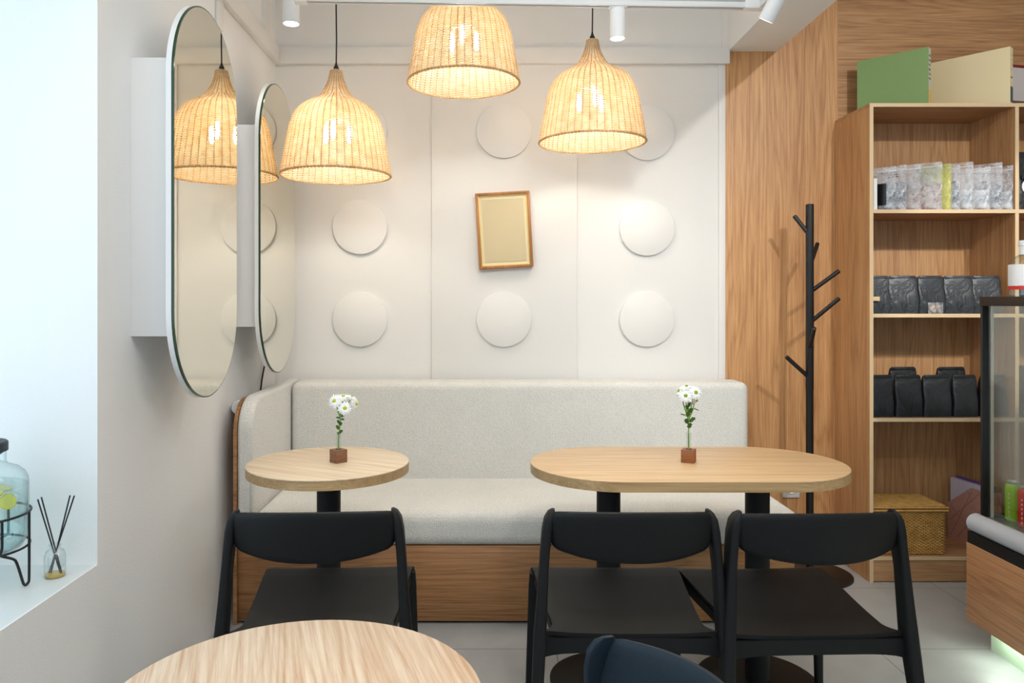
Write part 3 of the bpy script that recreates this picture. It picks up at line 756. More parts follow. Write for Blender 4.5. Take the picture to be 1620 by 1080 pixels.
# clear zip bags
def pillow(w, h, d, z0=0, flat_top=True, nx=10, nz=10, wob=.0):
    rings = []
    for j in range(nz+1):
        v = j/nz; dd = d*(math.sin(PI*min(1, v*1.0+.12)) if flat_top else 1)*.5
        dd = max(.0008, d*.5*(1-v**2)*(.55+.45*min(1, v*8)))
        r_ = []
        for i in range(nx+1):
            u = -1+2*i/nx; r_.append((w/2*u, -dd*(1-u*u)**.7-.0004+wob*random.uniform(-1, 1), z0+h*v))
        for i in range(nx, -1, -1):
            u = -1+2*i/nx; r_.append((w/2*u, dd*(1-u*u)**.7+.0004, z0+h*v))
        rings.append(r_)
    return rings
ZB = SHZ[0]
bags = [  # right edge px, top px, contents, black label?, visible look for label
 (1412, 262, 'silver', 1, 'clear zip bag with a large black label, leftmost on the upper shelf'),
 (1434, 259, 'silver', 1, 'clear zip bag with grey contents and marker writing beside the black labelled bag'),
 (1457, 258, 'tan_c', 0, 'clear zip bag with brownish contents, left of the big clear bag'),
 (1491, 254, 'tan_c', 0, 'big clear zip bag with an ink mark, just left of the lime bag'),
 (1505, 257, 'lime_c', 0, 'lime yellow zip bag in the row on the upper shelf'),
 (1519, 259, 'silver', 0, 'clear zip bag just right of the lime yellow bag'),
 (1540, 254, 'silver_w', 1, 'tall clear zip bag with a narrow black label, mid right of the row'),
 (1567, 262, 'silver_w', 0, 'wide clear zip bag with white contents near the right of the row'),
 (1586, 255, 'silver', 1, 'tall pale zip bag leaning right, second from the right'),
 (1603, 260, 'silver_w', 1, 'slim clear zip bag at the right end of the row')]
for i, (px, py, con, lb, lab) in enumerate(bags):
    Yr = 3.505; pr = at(px, py, Yr); W = .150; rz = -math.radians([44, 46, 48, 40, 50, 50, 48, 42, 50, 54][i])
    h = (pr.z-ZB)*.985
    cx = pr.x-W/2*math.cos(rz); cy = Yr-W/2*math.sin(rz)
    if cx-W/2*math.cos(rz) < SX0+t_+.004: cx = SX0+t_+.004+W/2*math.cos(rz)
    t = thing('zip_bag', (cx, cy, ZB), lab, 'bag', rz, 'clear zip bags on the upper shelf')
    MB().loft(pillow(W*.93, h*[.5, .6, .45, .55, .92, .5, .42, .45, .5, .4][i], .020, .004)).build('contents', M[con], t, ang=80)
    MB().loft(pillow(W, h, .026)).build('film', M['film'] if con != 'lime_c' else M['film_y'], t, ang=80)
    MB().box(-W/2+.002, W/2-.002, -.0016, .0016, h*.90, h*.915).build('zip_strip', M['paper'], t)
    if lb:
        x0 = [-.052, -.014, 0, 0, 0, 0, -.012, 0, -.004, .004][i]; wd = [.088, .013, 0, 0, 0, 0, .020, 0, .020, .014][i]
        MB().box(x0, x0+wd, -.0165, -.0150, h*.12, h*.62).build('black_label', M['labelk'], t)
    if i in (1, 3, 6):
        for k in range(3 if i == 1 else 1):
            for q in range(4 if i == 1 else 1):
                MB().box(-.03+q*.018+.004*k, -.03+q*.018+.012+.004*k, -.0175 + .006, -.0165+.006, h*(.84-.05*k), h*(.84-.05*k)+.004).build('marker_writing', M['ink'], t)
t = box('card', -.008, .008, -.001, .001, 0, .145, M['paper']); t.location = (SX0+t_+.0075+.006, 3.503, ZB); tag(t, 'narrow white card standing at the left end of the upper shelf', 'card')

# black coffee bags
def coffee_bag(loc, rz, w, d, h, mat, lab, group, name='coffee_bag'):
    t = thing(name, loc, lab, 'bag', rz, group)
    rings = []
    nz = 12
    for j in range(nz+1):
        v = j/nz
        dd = d/2*(1-.88*max(0, (v-.2)/.8)**1.5); ww = w/2*1.06*(1-.02*v-.06*max(0, (v-.8)/.2)**2)*(1+.015*math.sin(v*7))
        ex = .25
        r_ = []
        for k in range(28):
            a = 2*PI*(k+.5)/28; c, s_ = math.cos(a), math.sin(a)
            x = math.copysign(abs(c)**.28, c)*ww; y = math.copysign(abs(s_)**.28, s_)*dd
            if abs(c) > .9: x *= 1-.03*(1-v*.5)    # side gusset
            r_.append((x+.0015*math.sin(v*9+y*60), y-.012*v*v+.0015*math.sin(x*90+v*8), h*.97*v))
        rings.append(r_)
    MB().loft(rings).build('pouch', mat, t, ang=60)
    MB().box(-w/2*.90, w/2*.90, -.0195, -.009, h*.90, h, .004, 2).build('folded_top', mat, t)
    return t
zs = SHZ[1]; YF2 = 3.515
g2 = 'black coffee bags on the middle shelf'; g3 = 'black coffee bags on the lower shelf'
for (a, b, lab, rz) in [(1372, 1411, 'shiny black coffee bag at the left end of the middle shelf, behind a wooden tag', 0),
                     (1410, 1456, 'shiny black coffee bag second on the middle shelf, left of the nut pouch', -3),
                     (1456, 1498, 'shiny black coffee bag right behind the small nut pouch', 2),
                     (1499, 1544, 'shiny black coffee bag just right of the nut pouch', -5),
                     (1544, 1588, 'shiny black coffee bag at the right end of the middle shelf', -6)]:
    pa, pb = at(max(a, 1381), 0, YF2), at(b, 0, YF2)
    coffee_bag(((pa.x+pb.x)/2, YF2+.043, zs), math.radians(rz), (pb.x-pa.x)*.985, .075, .178, M['bag'], lab, g2)
zs = SHZ[2]
for (a, b, lab, rz) in [(1381, 1417, 'matt black coffee bag at the left end of the lower shelf', 0),
                     (1419, 1463, 'matt black coffee bag second from the left on the lower shelf', 3),
                     (1464, 1509, 'matt black coffee bag in the middle of the lower shelf', 2),
                     (1511, 1551, 'matt black coffee bag on the lower shelf, beside the display post', 3),
                     (1556, 1597, 'matt black coffee bag on the lower shelf seen through the display glass', 2)]:
    pa, pb = at(a, 0, YF2), at(b, 0, YF2)
    coffee_bag(((pa.x+pb.x)/2, YF2+.043, zs), math.radians(rz), (pb.x-pa.x)*.97, .072, .196, M['bag_dull'], lab, g3)
for (a, b, lab) in [(1404, 1446, 'taller black coffee bag in the back row at the left of the lower shelf'), (1480, 1524, 'taller black coffee bag in the back row at the right of the lower shelf')]:
    pa, pb = at(a, 0, 3.64), at(b, 0, 3.64)
    coffee_bag(((pa.x+pb.x)/2+.03, 3.69, zs), 0, (pb.x-pa.x), .075, .222, M['bag_dull'], lab, 'back row coffee bags on the lower shelf')
# right bay, partly seen
t = coffee_bag((2.479+.085, 3.56, SHZ[0]), 0, .14, .08, .275, M['bag_dull'], 'tall black coffee bag with a white emblem at the right edge of the upper shelf', None)
MB().lathe([(.0001, 0), (.034, 0), (.034, .001)], 32, mat=T(-.02, -.040, .11)@Matrix.Rotation(PI/2, 4, 'X'), cap0=False).build('white_emblem', M['paper'], t)
MB().box(-.055, .02, -.0425, -.0405, .145, .165).build('black_band', M['ink'], t)
coffee_bag((2.479+.085, 3.56, SHZ[1]), 0, .14, .08, .2, M['bag_dull'], 'black coffee bag in the right bay behind the bottle', None)
coffee_bag((2.479+.085, 3.56, SHZ[2]), 0, .14, .08, .24, M['bag_dull'], 'black coffee bag in the right bay seen through the display glass', None)
# wooden tag, nut pouch
p = at(1385, 472.5, 3.49)
t = box('price_tag', -.017, .017, -.003, .003, -.010, .010, M['oak_edge'], None, .001); t.location = (SX0+t_+.018, 3.507, p.z); tag(t, 'small pale wooden tag clipped in front of the first coffee bag', 'tag')
p = at(1482, 496, 3.50)
t = thing('nut_pouch', (p.x, 3.508, SHZ[1]), 'tiny clear pouch of caramel brown nuts on the middle shelf edge', 'pouch')
m = MB()
for k in range(14): m.ball((random.uniform(-.024, .024), random.uniform(-.001, .008), random.uniform(.008, .036)), .007, 8, 6, (1, .8, .9))
m.build('nuts', M['nuts'], t)
rings = pillow(.070, .052, .034, 0, nx=12, nz=8); MB().loft(rings).build('film', M['film'], t, ang=60)

# basket
def weave_box(parent, name, hx, hy, z0, z1, rows, mat, pitch=.0105, A=.0032):
    n_x = int(2*hx/pitch); n_y = int(2*hy/pitch)
    if (n_x+n_y) % 1 == 0: pass
    path = []
    r = .012
    per = []
    for i in range(n_x): per.append((-hx+2*hx*i/n_x, -hy, 0, -1))
    for i in range(n_y): per.append((hx, -hy+2*hy*i/n_y, 1, 0))
    for i in range(n_x): per.append((hx-2*hx*i/n_x, hy, 0, 1))
    for i in range(n_y): per.append((-hx, hy-2*hy*i/n_y, -1, 0))
    if len(per) % 2: per.pop()
    m = MB(); bm = m.bm
    for j in range(rows):
        z = z0+(z1-z0)*(j+.5)/rows; hz = (z1-z0)/rows*.48
        ring = []
        for k, (x, y, nx_, ny_) in enumerate(per):
            s_ = 1 if (k+j) % 2 else -1
            o = A*s_
            ring.append([bm.verts.new((x+nx_*(o+q), y+ny_*(o+q), z+w_)) for q, w_ in ((0, -hz), (.0016, 0), (0, hz), (-.0016, 0))])
        n = len(ring)
        for k in range(n):
            a_, b_ = ring[k], ring[(k+1) % n]
            for q in range(4): bm.faces.new((a_[q], a_[(q+1) % 4], b_[(q+1) % 4], b_[q]))
    bmesh.ops.recalc_face_normals(bm, faces=bm.faces)
    return m.build(name, mat, parent, ang=180)
bx0, bx1, by0, by1 = 1.818, 2.155, 3.515, 3.735
bk = thing('wicker_basket', ((bx0+bx1)/2, (by0+by1)/2, .120), 'honey coloured lidded wicker basket on the bottom shelf', 'basket')
hx, hy = (bx1-bx0)/2, (by1-by0)/2
weave_box(bk, 'woven_side', hx-.006, hy-.006, .004, .205, 30, M['wicker'])
box('basket_core', -hx+.0085, hx-.0085, -hy+.0085, hy-.0085, 0, .205, M['wicker_d'], bk)
m = MB()
# lid : woven strips over a rounded slab
m.box(-hx-.004, hx+.004, -hy-.004, hy+.004, .205, .226, .006, 3)
ld = m.build('lid', M['wicker_d'], bk)
m = MB()
for j in range(30):
    y = -hy+(2*hy)*(j+.5)/30
    pts = [(-hx-.003+(2*hx+.006)*k/44, y, .2262+.0016*(1 if (k+j) % 2 else -1)) for k in range(45)]
    m.tube(pts, .0033, 4)
m.build('lid_weave', M['wicker'], ld, ang=180)
m = MB()
for z_ in (.208, .222):
    m.tube([(-hx-.005, -hy-.005, z_), (hx+.005, -hy-.005, z_), (hx+.005, hy+.005, z_), (-hx-.005, hy+.005, z_)], .0045, 6, closed=True)
m.build('lid_rim', M['wicker'], ld)

# file holder with magazines
FX, FY0, FY1 = 2.355, 3.525, 3.785
fh = thing('magazine_file', (FX, FY0, .120), 'pink speckled magazine file with slanted opening on the bottom shelf', 'magazine file', math.radians(6))
prof = [(0, 0), (.26, 0), (.26, .175), (.105, .285), (0, .285)]
MB().prism(prof, 0, .0025, mat=YZ).build('side_wall', M['pink'], fh)
MB().prism(prof, .0675, .07, mat=YZ).build('side_wall', M['pink'], fh)
box('front_wall', .0025, .0675, 0, .0025, 0, .285, M['pink'], fh); box('bottom', .0025, .0675, .0025, .26, 0, .0025, M['pink'], fh)
m = MB()
for k in range(70):
    y, z = random.uniform(.01, .25), random.uniform(.01, .27)
    if z > .175+(.26-y)*.7: continue
    s_ = random.uniform(.0012, .0025); m.box(-.0004, 0, y, y+s_, z, z+s_)
m.build('speckles', M['speck'], fh)
m = MB()
for y0, z0, y1, z1 in [(.02, .02, .24, .17), (.24, .02, .1, .27), (.02, .15, .13, .02), (.05, .27, .25, .09), (.02, .22, .2, .02), (.13, .27, .02, .1)]:
    m.tube([(-.0003, y0, z0), (-.0003, y1, z1)], .0008, 4)
m.build('fold_lines', M['line'], fh)
m = MB()
for x0, z0, x1, z1 in [(.01, .05, .06, .27), (.06, .05, .01, .2), (.02, .27, .06, .18)]:
    m.tube([(x0, -.0003, z0), (x1, -.0003, z1)], .0008, 4)
m.build('fold_lines', M['line'], fh)
m1 = box('magazine', -.0, .022, 0, .235, 0, .300, M['lilac']); m1.location = fh.location+Vector((.006, .018, .003)); m1.rotation_euler = (0, 0, math.radians(6)); tag(m1, 'lilac white magazine inside the pink magazine file', 'magazine')
m1 = box('magazine', 0, .022, 0, .235, 0, .306, M['purple']); m1.location = fh.location+Vector((.031, .018, .003)); m1.rotation_euler = (0, 0, math.radians(6)); tag(m1, 'purple magazine behind the lilac one in the magazine file', 'magazine')

# ------------------------------------------------------------------ display case (right)
DX, DY = 1.804, 2.82
dc = thing('display_case', (DX, DY, 0), 'black framed glass display case on an oak base at the right edge', 'display case')
def db(name, x0, x1, y0, y1, z0, z1, mat, bev=0, par=None): return box(name, x0-DX, x1-DX, y0-DY, y1-DY, z0, z1, mat, par or dc, bev)
Y0 = .9; XR = 2.75
db('oak_front', DX, DX+.02, Y0, DY, .117, .404, M['oak_case'], .0008)
db('oak_end', DX+.02, XR, DY-.02, DY, .117, .404, M['oak_case'])
db('carcass', DX+.02, XR, Y0, DY-.02, .117, .40, M['blackr'])
db('kick_board', 1.895, XR-.05, Y0, 2.858-.04, 0, .115, M['mint'])
db('led_strip', DX+.045, DX+.055, Y0, DY-.05, .109, .1165, M['led'])
db('ventilation_grille', DX+.002, DX+.055, Y0, DY-.003, .404, .446, M['blackr'])
m = MB()
for k in range(5): m.box(-.001, .0, Y0-DY+.01, -.012, .409+k*.0075, .4115+k*.0075)
m.build('grille_slats', M['dark'], dc)
MB().lathe([(.034, -.002), (.035, 0), (.034, .002), (.034, DY-Y0-.02)], 40, mat=T(1.832-DX, -.01, .478)@Matrix.Rotation(PI/2, 4, 'X')).build('roller_blind', M['grey_roll'], dc)
db('deck', 1.862, XR, Y0, DY, .446, .500, M['steel'])
db('front_post', 1.856, 1.886, DY-.012, DY, .485, 1.318, M['blackr'], .001)
db('rear_post', XR-.03, XR, DY-.030, DY, .485, 1.318, M['blackr'], .001)
db('top_frame', 1.853, 1.888, Y0, DY+.001, 1.284, 1.318, M['blackr'], .001)
db('top_frame', 1.888, XR, DY-.03, DY+.001, 1.284, 1.318, M['blackr'], .001)
db('top_panel', 1.888, XR, Y0, DY-.03, 1.305, 1.318, M['blackr'])
db('gasket', 1.886, 1.893, DY-.02, DY-.012, .50, 1.284, M['page'])
db('side_glass', 1.868, 1.872, Y0, DY-.03, .500, 1.284, M['case_glass'])
db('end_glass', 1.893, XR-.03, DY-.017, DY-.013, .500, 1.284, M['case_glass'])
db('inner_rail', 1.893, 1.96, DY-.022, DY-.018, .50, .515, M['blackr'])
# cans
def can(x, y, mat, lab):
    t = thing('drink_can', (x, y, .500), lab, 'can', 0, 'slim cans in the display case')
    MB().lathe([(.022, .004), (.0262, .010), (.0262, .126), (.0215, .138)], 32).build('can_body', mat, t)
    MB().lathe([(.019, .0005), (.022, .004)], 32).build('can_base', M['steel'], t)
    MB().lathe([(.0215, .138), (.0228, .142), (.0224, .145), (.020, .1445), (.019, .141)], 32).build('can_lid', M['steel'], t)
    m = MB()
    for k in range(6): m.ball((-.0235, -.0105, .02+k*.016), .0038, 8, 6, (.5, 1, 1.3))
    m.build('pale_marks', M['page'], t)
    return t
can(1.932, 2.752, M['can_g'], 'lime green slim drink can inside the display case')
can(1.922, 2.672, M['can_r'], 'red slim drink can at the right edge inside the display case')
# bottle on top
bt = thing('bottle', (1.995, 2.765, 1.318), 'clear bottle with white cap, white label and red band on the display case', 'bottle')
MB().lathe([(.055, 0), (.060, .006), (.060, .118), (.052, .136), (.034, .150), (.026, .154)], 40).build('bottle_body', M['jar_glass'], bt)
MB().lathe([(.028, .154), (.028, .186), (.030, .187), (.030, .203), (.027, .206)], 32).build('cap', M['paper'], bt)
pts = [(.0608*math.cos(a), .0608*math.sin(a)) for a in [math.radians(150+k*7) for k in range(13)]]
def curved_label(name, a0, a1, r, z0, z1, mat, par):
    m = MB(); bm = m.bm; n = 14; ls = []
    for k in range(n+1):
        a = math.radians(a0+(a1-a0)*k/n)
        ls.append([bm.verts.new((rr*math.cos(a), rr*math.sin(a), z)) for rr, z in ((r, z0), (r, z1), (r+.0008, z1), (r+.0008, z0))])
    for a_, b_ in zip(ls, ls[1:]):
        for q in range(4): bm.faces.new((a_[q], a_[(q+1) % 4], b_[(q+1) % 4], b_[q]))
    bm.faces.new(ls[0]); bm.faces.new(ls[-1][::-1]); bmesh.ops.recalc_face_normals(bm, faces=bm.faces)
    return m.build(name, mat, par)
curved_label('white_label', 150, 232, .0604, .04, .118, M['paper'], bt)
curved_label('blue_label', 236, 300, .0604, .015, .118, M['blue_l'], bt)
curved_label('red_band', 150, 232, .0604, .026, .039, M['red'], bt)

# ------------------------------------------------------------------ vases with daisies
def flower_head(par, c, nrm, r, pol, seed):
    rnd = random.Random(seed); nrm = Vector(nrm).normalized(); q = nrm.to_track_quat('Z', 'Y').to_matrix().to_4x4(); mt = T(*c)@q
    m = MB(); bm = m.bm
    for layer in range(2):
        n = 15
        for k in range(n):
            a = 2*PI*(k+.5*layer)/n+rnd.uniform(-.08, .08); L_ = r*rnd.uniform(.90, 1.08)*(1 if layer == 0 else .82); w_ = r*(.12 if layer == 0 else .10)
            rows_ = []
            for i, (s_, ww) in enumerate(((.22, .5), (.5, .95), (.8, 1), (.96, .6), (1.0, .15))):
                z = .004*layer+.10*r*math.sin(s_*2.6)-.12*r*s_*s_+rnd.uniform(-.02, .02)*r
                rows_.append([bm.verts.new(mt@Vector((L_*s_*math.cos(a)-v*w_*ww*math.sin(a), L_*s_*math.sin(a)+v*w_*ww*math.cos(a), z-.0015*abs(v)))) for v in (-1, 0, 1)])
            for p_, q_ in zip(rows_, rows_[1:]):
                for v in range(2): bm.faces.new((p_[v], p_[v+1], q_[v+1], q_[v]))
    o = m.build('flower_head', M['petal'], par, ang=180)
    t = MB(); t.lathe([(r*.26, 0), (r*.27, .002), (r*.22, .0045), (r*.1, .006), (.0002, .0063)], 16, mat=mt@T(0, 0, .003)); t.build('flower_centre', pol, o)
    return o
def leaf(m, p, d, L_, w_):
    d = Vector(d).normalized(); s_ = d.cross(Vector((0, -1, .2))).normalized(); bm = m.bm; p = Vector(p)
    rows_ = []
    for k, ww in ((0, .15), (.3, .9), (.55, .7), (.7, 1), (1, .1)):
        c = p+d*L_*k+Vector((0, 0, -.15*L_*k*k))
        rows_.append([bm.verts.new(c+s_*w_*ww*v+Vector((0, -.001*abs(v), 0))) for v in (-1, 0, 1)])
    for a_, b_ in zip(rows_, rows_[1:]):
        for v in range(2): bm.faces.new((a_[v], a_[v+1], b_[v+1], b_[v]))
def make_vase(x, y, rz, mat, heads, stems, leaves, lab, lab2, pol, r_tube=.008, ztube=.10, lean=0):
    t = thing('bud_vase', (x, y, ZT_), lab, 'vase', rz)
    hb = .022
    MB().box(-hb, hb, -hb, hb, 0, .044, .0012, 2).build('wooden_block', mat, t)
    MB().lathe([(r_tube, .044), (r_tube, ztube), (r_tube+.0012, ztube+.001)], 20, cap1=False, cap0=False).build('glass_tube', M['glass'], t)
    MB().lathe([(r_tube+.002, .0441), (r_tube+.002, .0446)], 20).build('socket_hole', M['dark'], t)
    f_ = thing('daisy_sprig', (x, y, ZT_+.0450), lab2, 'flowers')
    m = MB()
    for s_ in stems: m.tube([Vector(q) for q in s_], [.0028]+[.0024]*(len(s_)-2)+[.0015], 6)
    m.build('stem', M['stem'], f_)
    m = MB()
    for p_, d_, l_, w_ in leaves: leaf(m, p_, d_, l_*1.15, w_*1.3)
    m.build('leaves', M['leaf'], f_)
    for i, (c, nr, r) in enumerate(heads): flower_head(f_, c, nr, r, pol, i+int(x*10))
    return t
s = 2.6/F
def q(dx, dy, y=0): return Vector((dx*s, y, (-dy)*s))     # pixel offset from stem foot
# left : foot px (535,709); block top
hl = [(q(-4.5, -76, -.012), (-.35, -1, .45), .026), (q(11.5, -65, -.016), (.15, -1, .35), .025), (q(7, -81, .006), (.1, -.35, 1), .024), (q(20, -80, .008), (.5, -.1, 1), .021), (q(26, -71, 0), (1, -.35, .1), .024)]
jl = q(3, -50)
st = [[q(0, 0), q(0, -15), q(2, -35), jl], [jl, q(-1, -60), q(-3.5, -74, -.008)], [jl, q(8, -58), q(11, -64, -.01)], [jl, q(6, -66, .004), q(7, -80, .006)], [jl, q(12, -62), q(24, -72)], [jl, q(12, -66), q(19, -79, .008)]]
lv = [(q(1, -24), (.6, -.3, .8), .020, .0045), (q(1, -30), (-.3, -.5, 1), .022, .005), (q(2, -36), (.4, -.5, 1), .020, .005), (q(1, -40), (-.2, -.5, 1), .016, .004), (q(3, -48), (-1, -.2, .5), .014, .003), (q(3, -46), (1, -.2, .3), .014, .003), (q(4, -50), (1, -.2, .8), .014, .003), (q(1, -22), (-.3, -.3, 1), .012, .0035)]
make_vase(at(535, 0, 2.585).x, 2.59, math.radians(42), M['walnut'], hl, st, lv, 'small dark walnut block bud vase on the round pale table', 'white daisies with yellow centres in the vase on the round table', M['pollen'])
hr = [(q(-6, -84, -.012), (-.3, -1, .45), .025), (q(9, -89, -.012), (.2, -1, .4), .026), (q(-2, -96, .01), (-.1, -.2, 1), .022), (q(11, -77, .002), (.5, -.3, -.3), .020), (q(-12, -90, .012), (-.9, -.1, .5), .022)]
jr_ = q(0, -46)
st = [[q(0, 0), q(0, -20), jr_], [jr_, q(-3, -64), q(-6, -82, -.008)], [jr_, q(4, -66), q(8, -87, -.006)], [jr_, q(0, -70, .006), q(-2, -94, .01)], [jr_, q(6, -60), q(10, -76)], [jr_, q(-6, -66, .006), q(-12, -88, .012)]]
lv = [(q(0, -32), (.1, -.5, 1), .026, .007), (q(-1, -40), (-.6, -.5, 1), .024, .007), (q(1, -42), (.7, -.4, .9), .026, .006), (q(0, -50), (-.4, -.6, 1), .026, .007), (q(1, -56), (.2, -.6, 1), .026, .006), (q(-1, -62), (-.5, -.5, 1), .022, .005), (q(0, -66), (.1, -.5, 1), .022, .0045), (q(-4, -52), (-1, -.2, .5), .022, .0018), (q(6, -64), (1, -.1, -.2), .02, .0016)]
make_vase(at(1090, 0, 2.585).x, 2.59, math.radians(-25), M['walnut2'], hr, st, lv, 'small reddish walnut block bud vase on the oval table', 'white daisies with green centres in the vase on the oval table', M['pollen2'])

# ------------------------------------------------------------------ window sill items
rd_p = at(86, 912, 1.982)
rd = thing('reed_diffuser', (rd_p.x, 1.985, ZS), 'small glass reed diffuser with black sticks on the window sill', 'diffuser')
R0 = .0255
MB().lathe([(R0-.002, .001), (R0, .004), (R0, .055), (R0*.8, .068), (.012, .074), (.011, .080), (.014, .081), (.014, .086)], 32, cap1=False).build('glass_bottle', M['glass'], rd)
MB().lathe([(R0-.003, .002), (R0-.002, .005), (R0-.002, .009)], 32).build('amber_oil', M['amber'], rd)
for (tx, tz, bx) in [(-.042, .204, .016), (-.039, .207, .020), (.038, .212, -.012), (.053, .213, -.018)]:
    MB().tube([(bx*.9, 0, .008), (tx, random.uniform(-.01, .01), tz)], .0019, 6).build('reed', M['blackr'], rd)
jx, jy = at(-29, 0, 1.92).x, 1.905
jr = thing('drink_dispenser', (jx, jy, ZS), 'glass water dispenser with lemon slices on a black wire stand', 'dispenser')
RJ = .112
jar = [(RJ*.70, .085), (RJ*.88, .098), (RJ*.97, .118), (RJ, .145), (RJ, .258), (RJ*.98, .272), (RJ*.92, .285), (RJ*.80, .297), (RJ*.64, .304), (RJ*.57, .309), (RJ*.55, .318), (RJ*.55, .342)]
MB().lathe(jar, 56, cap1=False).build('glass_jar', M['jar_glass'], jr)
MB().lathe([(RJ*.68, .089), (RJ*.86, .101), (RJ*.95, .121), (RJ*.975, .147), (RJ*.975, .254)], 56).build('water', M['water'], jr)
MB().lathe([(RJ*.48, .336), (RJ*.5, .3425), (.066, .343), (.066, .364), (.063, .367)], 48).build('lid', M['slate'], jr)
ringp = [((RJ+.004)*math.cos(2*PI*k/48), (RJ+.004)*math.sin(2*PI*k/48), .185) for k in range(48)]
m = MB(); m.tube(ringp, .0032, 8, closed=True)
m.tube([(x*.98, y*.98, .10) for x, y, z in ringp], .003, 8, closed=True); m.build('stand_rings', M['blackr'], jr)
for k in range(3):
    a = .2+2*PI*k/3; rr = RJ+.006
    c0, s0 = math.cos(a), math.sin(a); a2 = a-.75; c2, s2 = math.cos(a2), math.sin(a2)
    P = [(rr*c0, rr*s0, .185), (rr*c0, rr*s0, .02), (rr*c0*.99-.004*s0*-1, rr*s0-.004, .006), (rr*c0*.97+.010*s0, rr*s0*.97-.012*c0, .0035), (rr*c0*.95+.022*s0, rr*s0*.95-.022*c0, .012), ((rr*c0*.5+rr*c2*.48), (rr*s0*.5+rr*s2*.48), .075), (rr*c2*.95, rr*s2*.95, .10), (rr*c2, rr*s2, .12), (rr*c2, rr*s2, .185)]
    V = [Vector(p_) for p_ in P]; Q = [V[0]]
    for i_ in range(len(V)-1):
        p0_, p1_, p2_, p3_ = V[max(i_-1, 0)], V[i_], V[i_+1], V[min(i_+2, len(V)-1)]
        for u_ in (.2, .4, .6, .8, 1):
            Q.append(.5*((2*p1_)+(p2_-p0_)*u_*.6+(6*0+1)*0*p1_) if False else p1_*(2*u_**3-3*u_**2+1)+p2_*(3*u_**2-2*u_**3)+(p2_-p0_)*.3*(u_**3-2*u_**2+u_)+(p3_-p1_)*.3*(u_**3-u_**2))
    MB().tube(Q, .0034, 8).build('stand_leg', M['blackr'], jr)
for (x, y, z, rt) in [(.087, -.018, .222, (1.35, .1, .5)), (.062, -.03, .247, (.25, .2, 0)), (.045, .02, .247, (.15, .1, 1)), (-.02, -.05, .232, (.4, 0, 2)), (-.05, -.06, .2, (1.2, .2, .2))]:
    mt = Matrix.Translation((x, y, z))@Matrix.Rotation(rt[2], 4, 'Z')@Matrix.Rotation(rt[0], 4, 'X')@Matrix.Rotation(rt[1], 4, 'Y')
    l_ = thing('lemon_slice', (jx, jy, ZS), '', 'lemon slice'); 
    l_['label'] = {0: 'upright lemon slice against the dispenser glass nearest the stand leg', 1: 'flat lemon slice floating at the front of the dispenser', 2: 'flat lemon slice floating deeper in the dispenser'}.get([.087, .062, .045, -.02, -.05].index(x), 'lemon slice in the dispenser water, cut off by the left picture edge')
    l_['group'] = 'lemon slices in the dispenser' if x > -.01 else 'lemon slices beyond the left edge of the dispenser'
    if x > .05: mt = mt@Matrix.Scale(.74, 4)
    MB().lathe([(.0235, -.0018), (.0235, .0018)], 28, mat=mt).build('flesh', M['lemon'], l_)
    MB().lathe([(.0236, -.002), (.0262, -.002), (.0262, .002), (.0236, .002), (.0236, -.002)], 28, mat=mt, cap0=False, cap1=False).build('rind', M['lemon_rind'], l_)

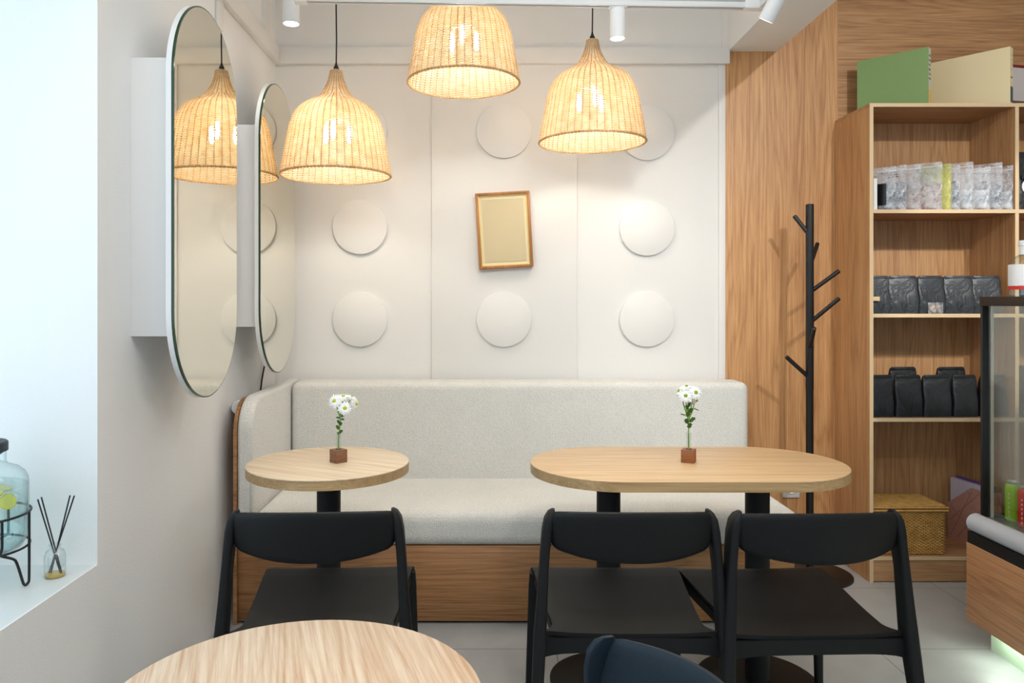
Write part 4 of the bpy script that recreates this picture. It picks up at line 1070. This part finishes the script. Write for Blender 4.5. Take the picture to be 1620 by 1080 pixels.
# ------------------------------------------------------------------ lights
def area(name, loc, rot, sx, sy, e, col=(1, 1, 1)):
    l = bpy.data.lights.new(name, 'AREA'); l.shape = 'RECTANGLE'; l.size = sx; l.size_y = sy; l.energy = e; l.color = col
    o = bpy.data.objects.new(name, l); o.location = loc; o.rotation_euler = rot; C.objects.link(o); return o
def spot(loc, target, e, size=60, blend=.5, rad=.03, col=(1, .965, .92)):
    l = bpy.data.lights.new('spot', 'SPOT'); l.energy = e; l.spot_size = math.radians(size); l.spot_blend = blend; l.shadow_soft_size = rad; l.color = col
    o = bpy.data.objects.new('spot_beam', l); o.location = loc
    o.rotation_euler = (Vector(target)-Vector(loc)).to_track_quat('-Z', 'Y').to_euler(); C.objects.link(o); return o
area('window_daylight', (-1.66, 1.1, 1.85), (0, -PI/2, 0), 2.3, 1.8, 20, (.60, .82, 1))
area('general_fill', (.9, .6, 3.05), (0, 0, 0), 2.2, 1.6, 34, (1, .97, .92))  # added overhead area for general fill, without a fixture
area('general_fill_back', (.6, 2.4, 3.06), (0, 0, 0), 2.4, .5, 7, (1, .97, .92))  # smaller added fill over the bench side, no fixture modelled
spot((p0.x+.43, 3.02, 2.34), (.53, 3.2, .6), 9, 75, 1)
spot((-.79, 3.10, 2.43), (-.70, 3.2, .6), 7, 75, 1)
spot((1.08, 2.80, 2.34), (1.0, 3.7, 1.3), 7, 80, 1)
spot((.6, .5, 2.9), (.5, 3.3, .8), 42, 60, .6, .04)
spot((-.3, .5, 2.9), (-.4, 3.2, .8), 32, 60, .6, .04)
spot((1.95, .6, 2.98), (2.0, 3.6, 1.65), 115, 60, .6, .03)
spot((2.7, .8, 2.95), (2.33, 3.8, 1.25), 170, 21, .4, .025)
area('left_wall_fill', (1.9, .8, 2.95), (0, math.radians(40), 0), 1.0, 1.0, 26, (1, .98, .95))  # unseen fill added to brighten the left wall
W_ = bpy.data.worlds.new('world'); S.world = W_; W_.use_nodes = True
bg = W_.node_tree.nodes['Background']; bg.inputs[0].default_value = (.80, .90, 1.0, 1); bg.inputs[1].default_value = .82

# ------------------------------------------------------------------ camera
cam = bpy.data.cameras.new('camera'); co = bpy.data.objects.new('camera', cam); C.objects.link(co)
co.location = (0, 0, CAMZ); co.rotation_euler = (PI/2, 0, 0)
cam.sensor_width = 36; cam.lens = F*36/1620
cam.shift_x = (810-VX)/1620; cam.shift_y = -(540-VY)/1620
cam.clip_start = .02
S.camera = co
S.view_settings.view_transform = 'Standard'; S.view_settings.look = 'None'; S.view_settings.gamma = 1; S.view_settings.exposure = 0.0
S.view_settings.use_curve_mapping = False
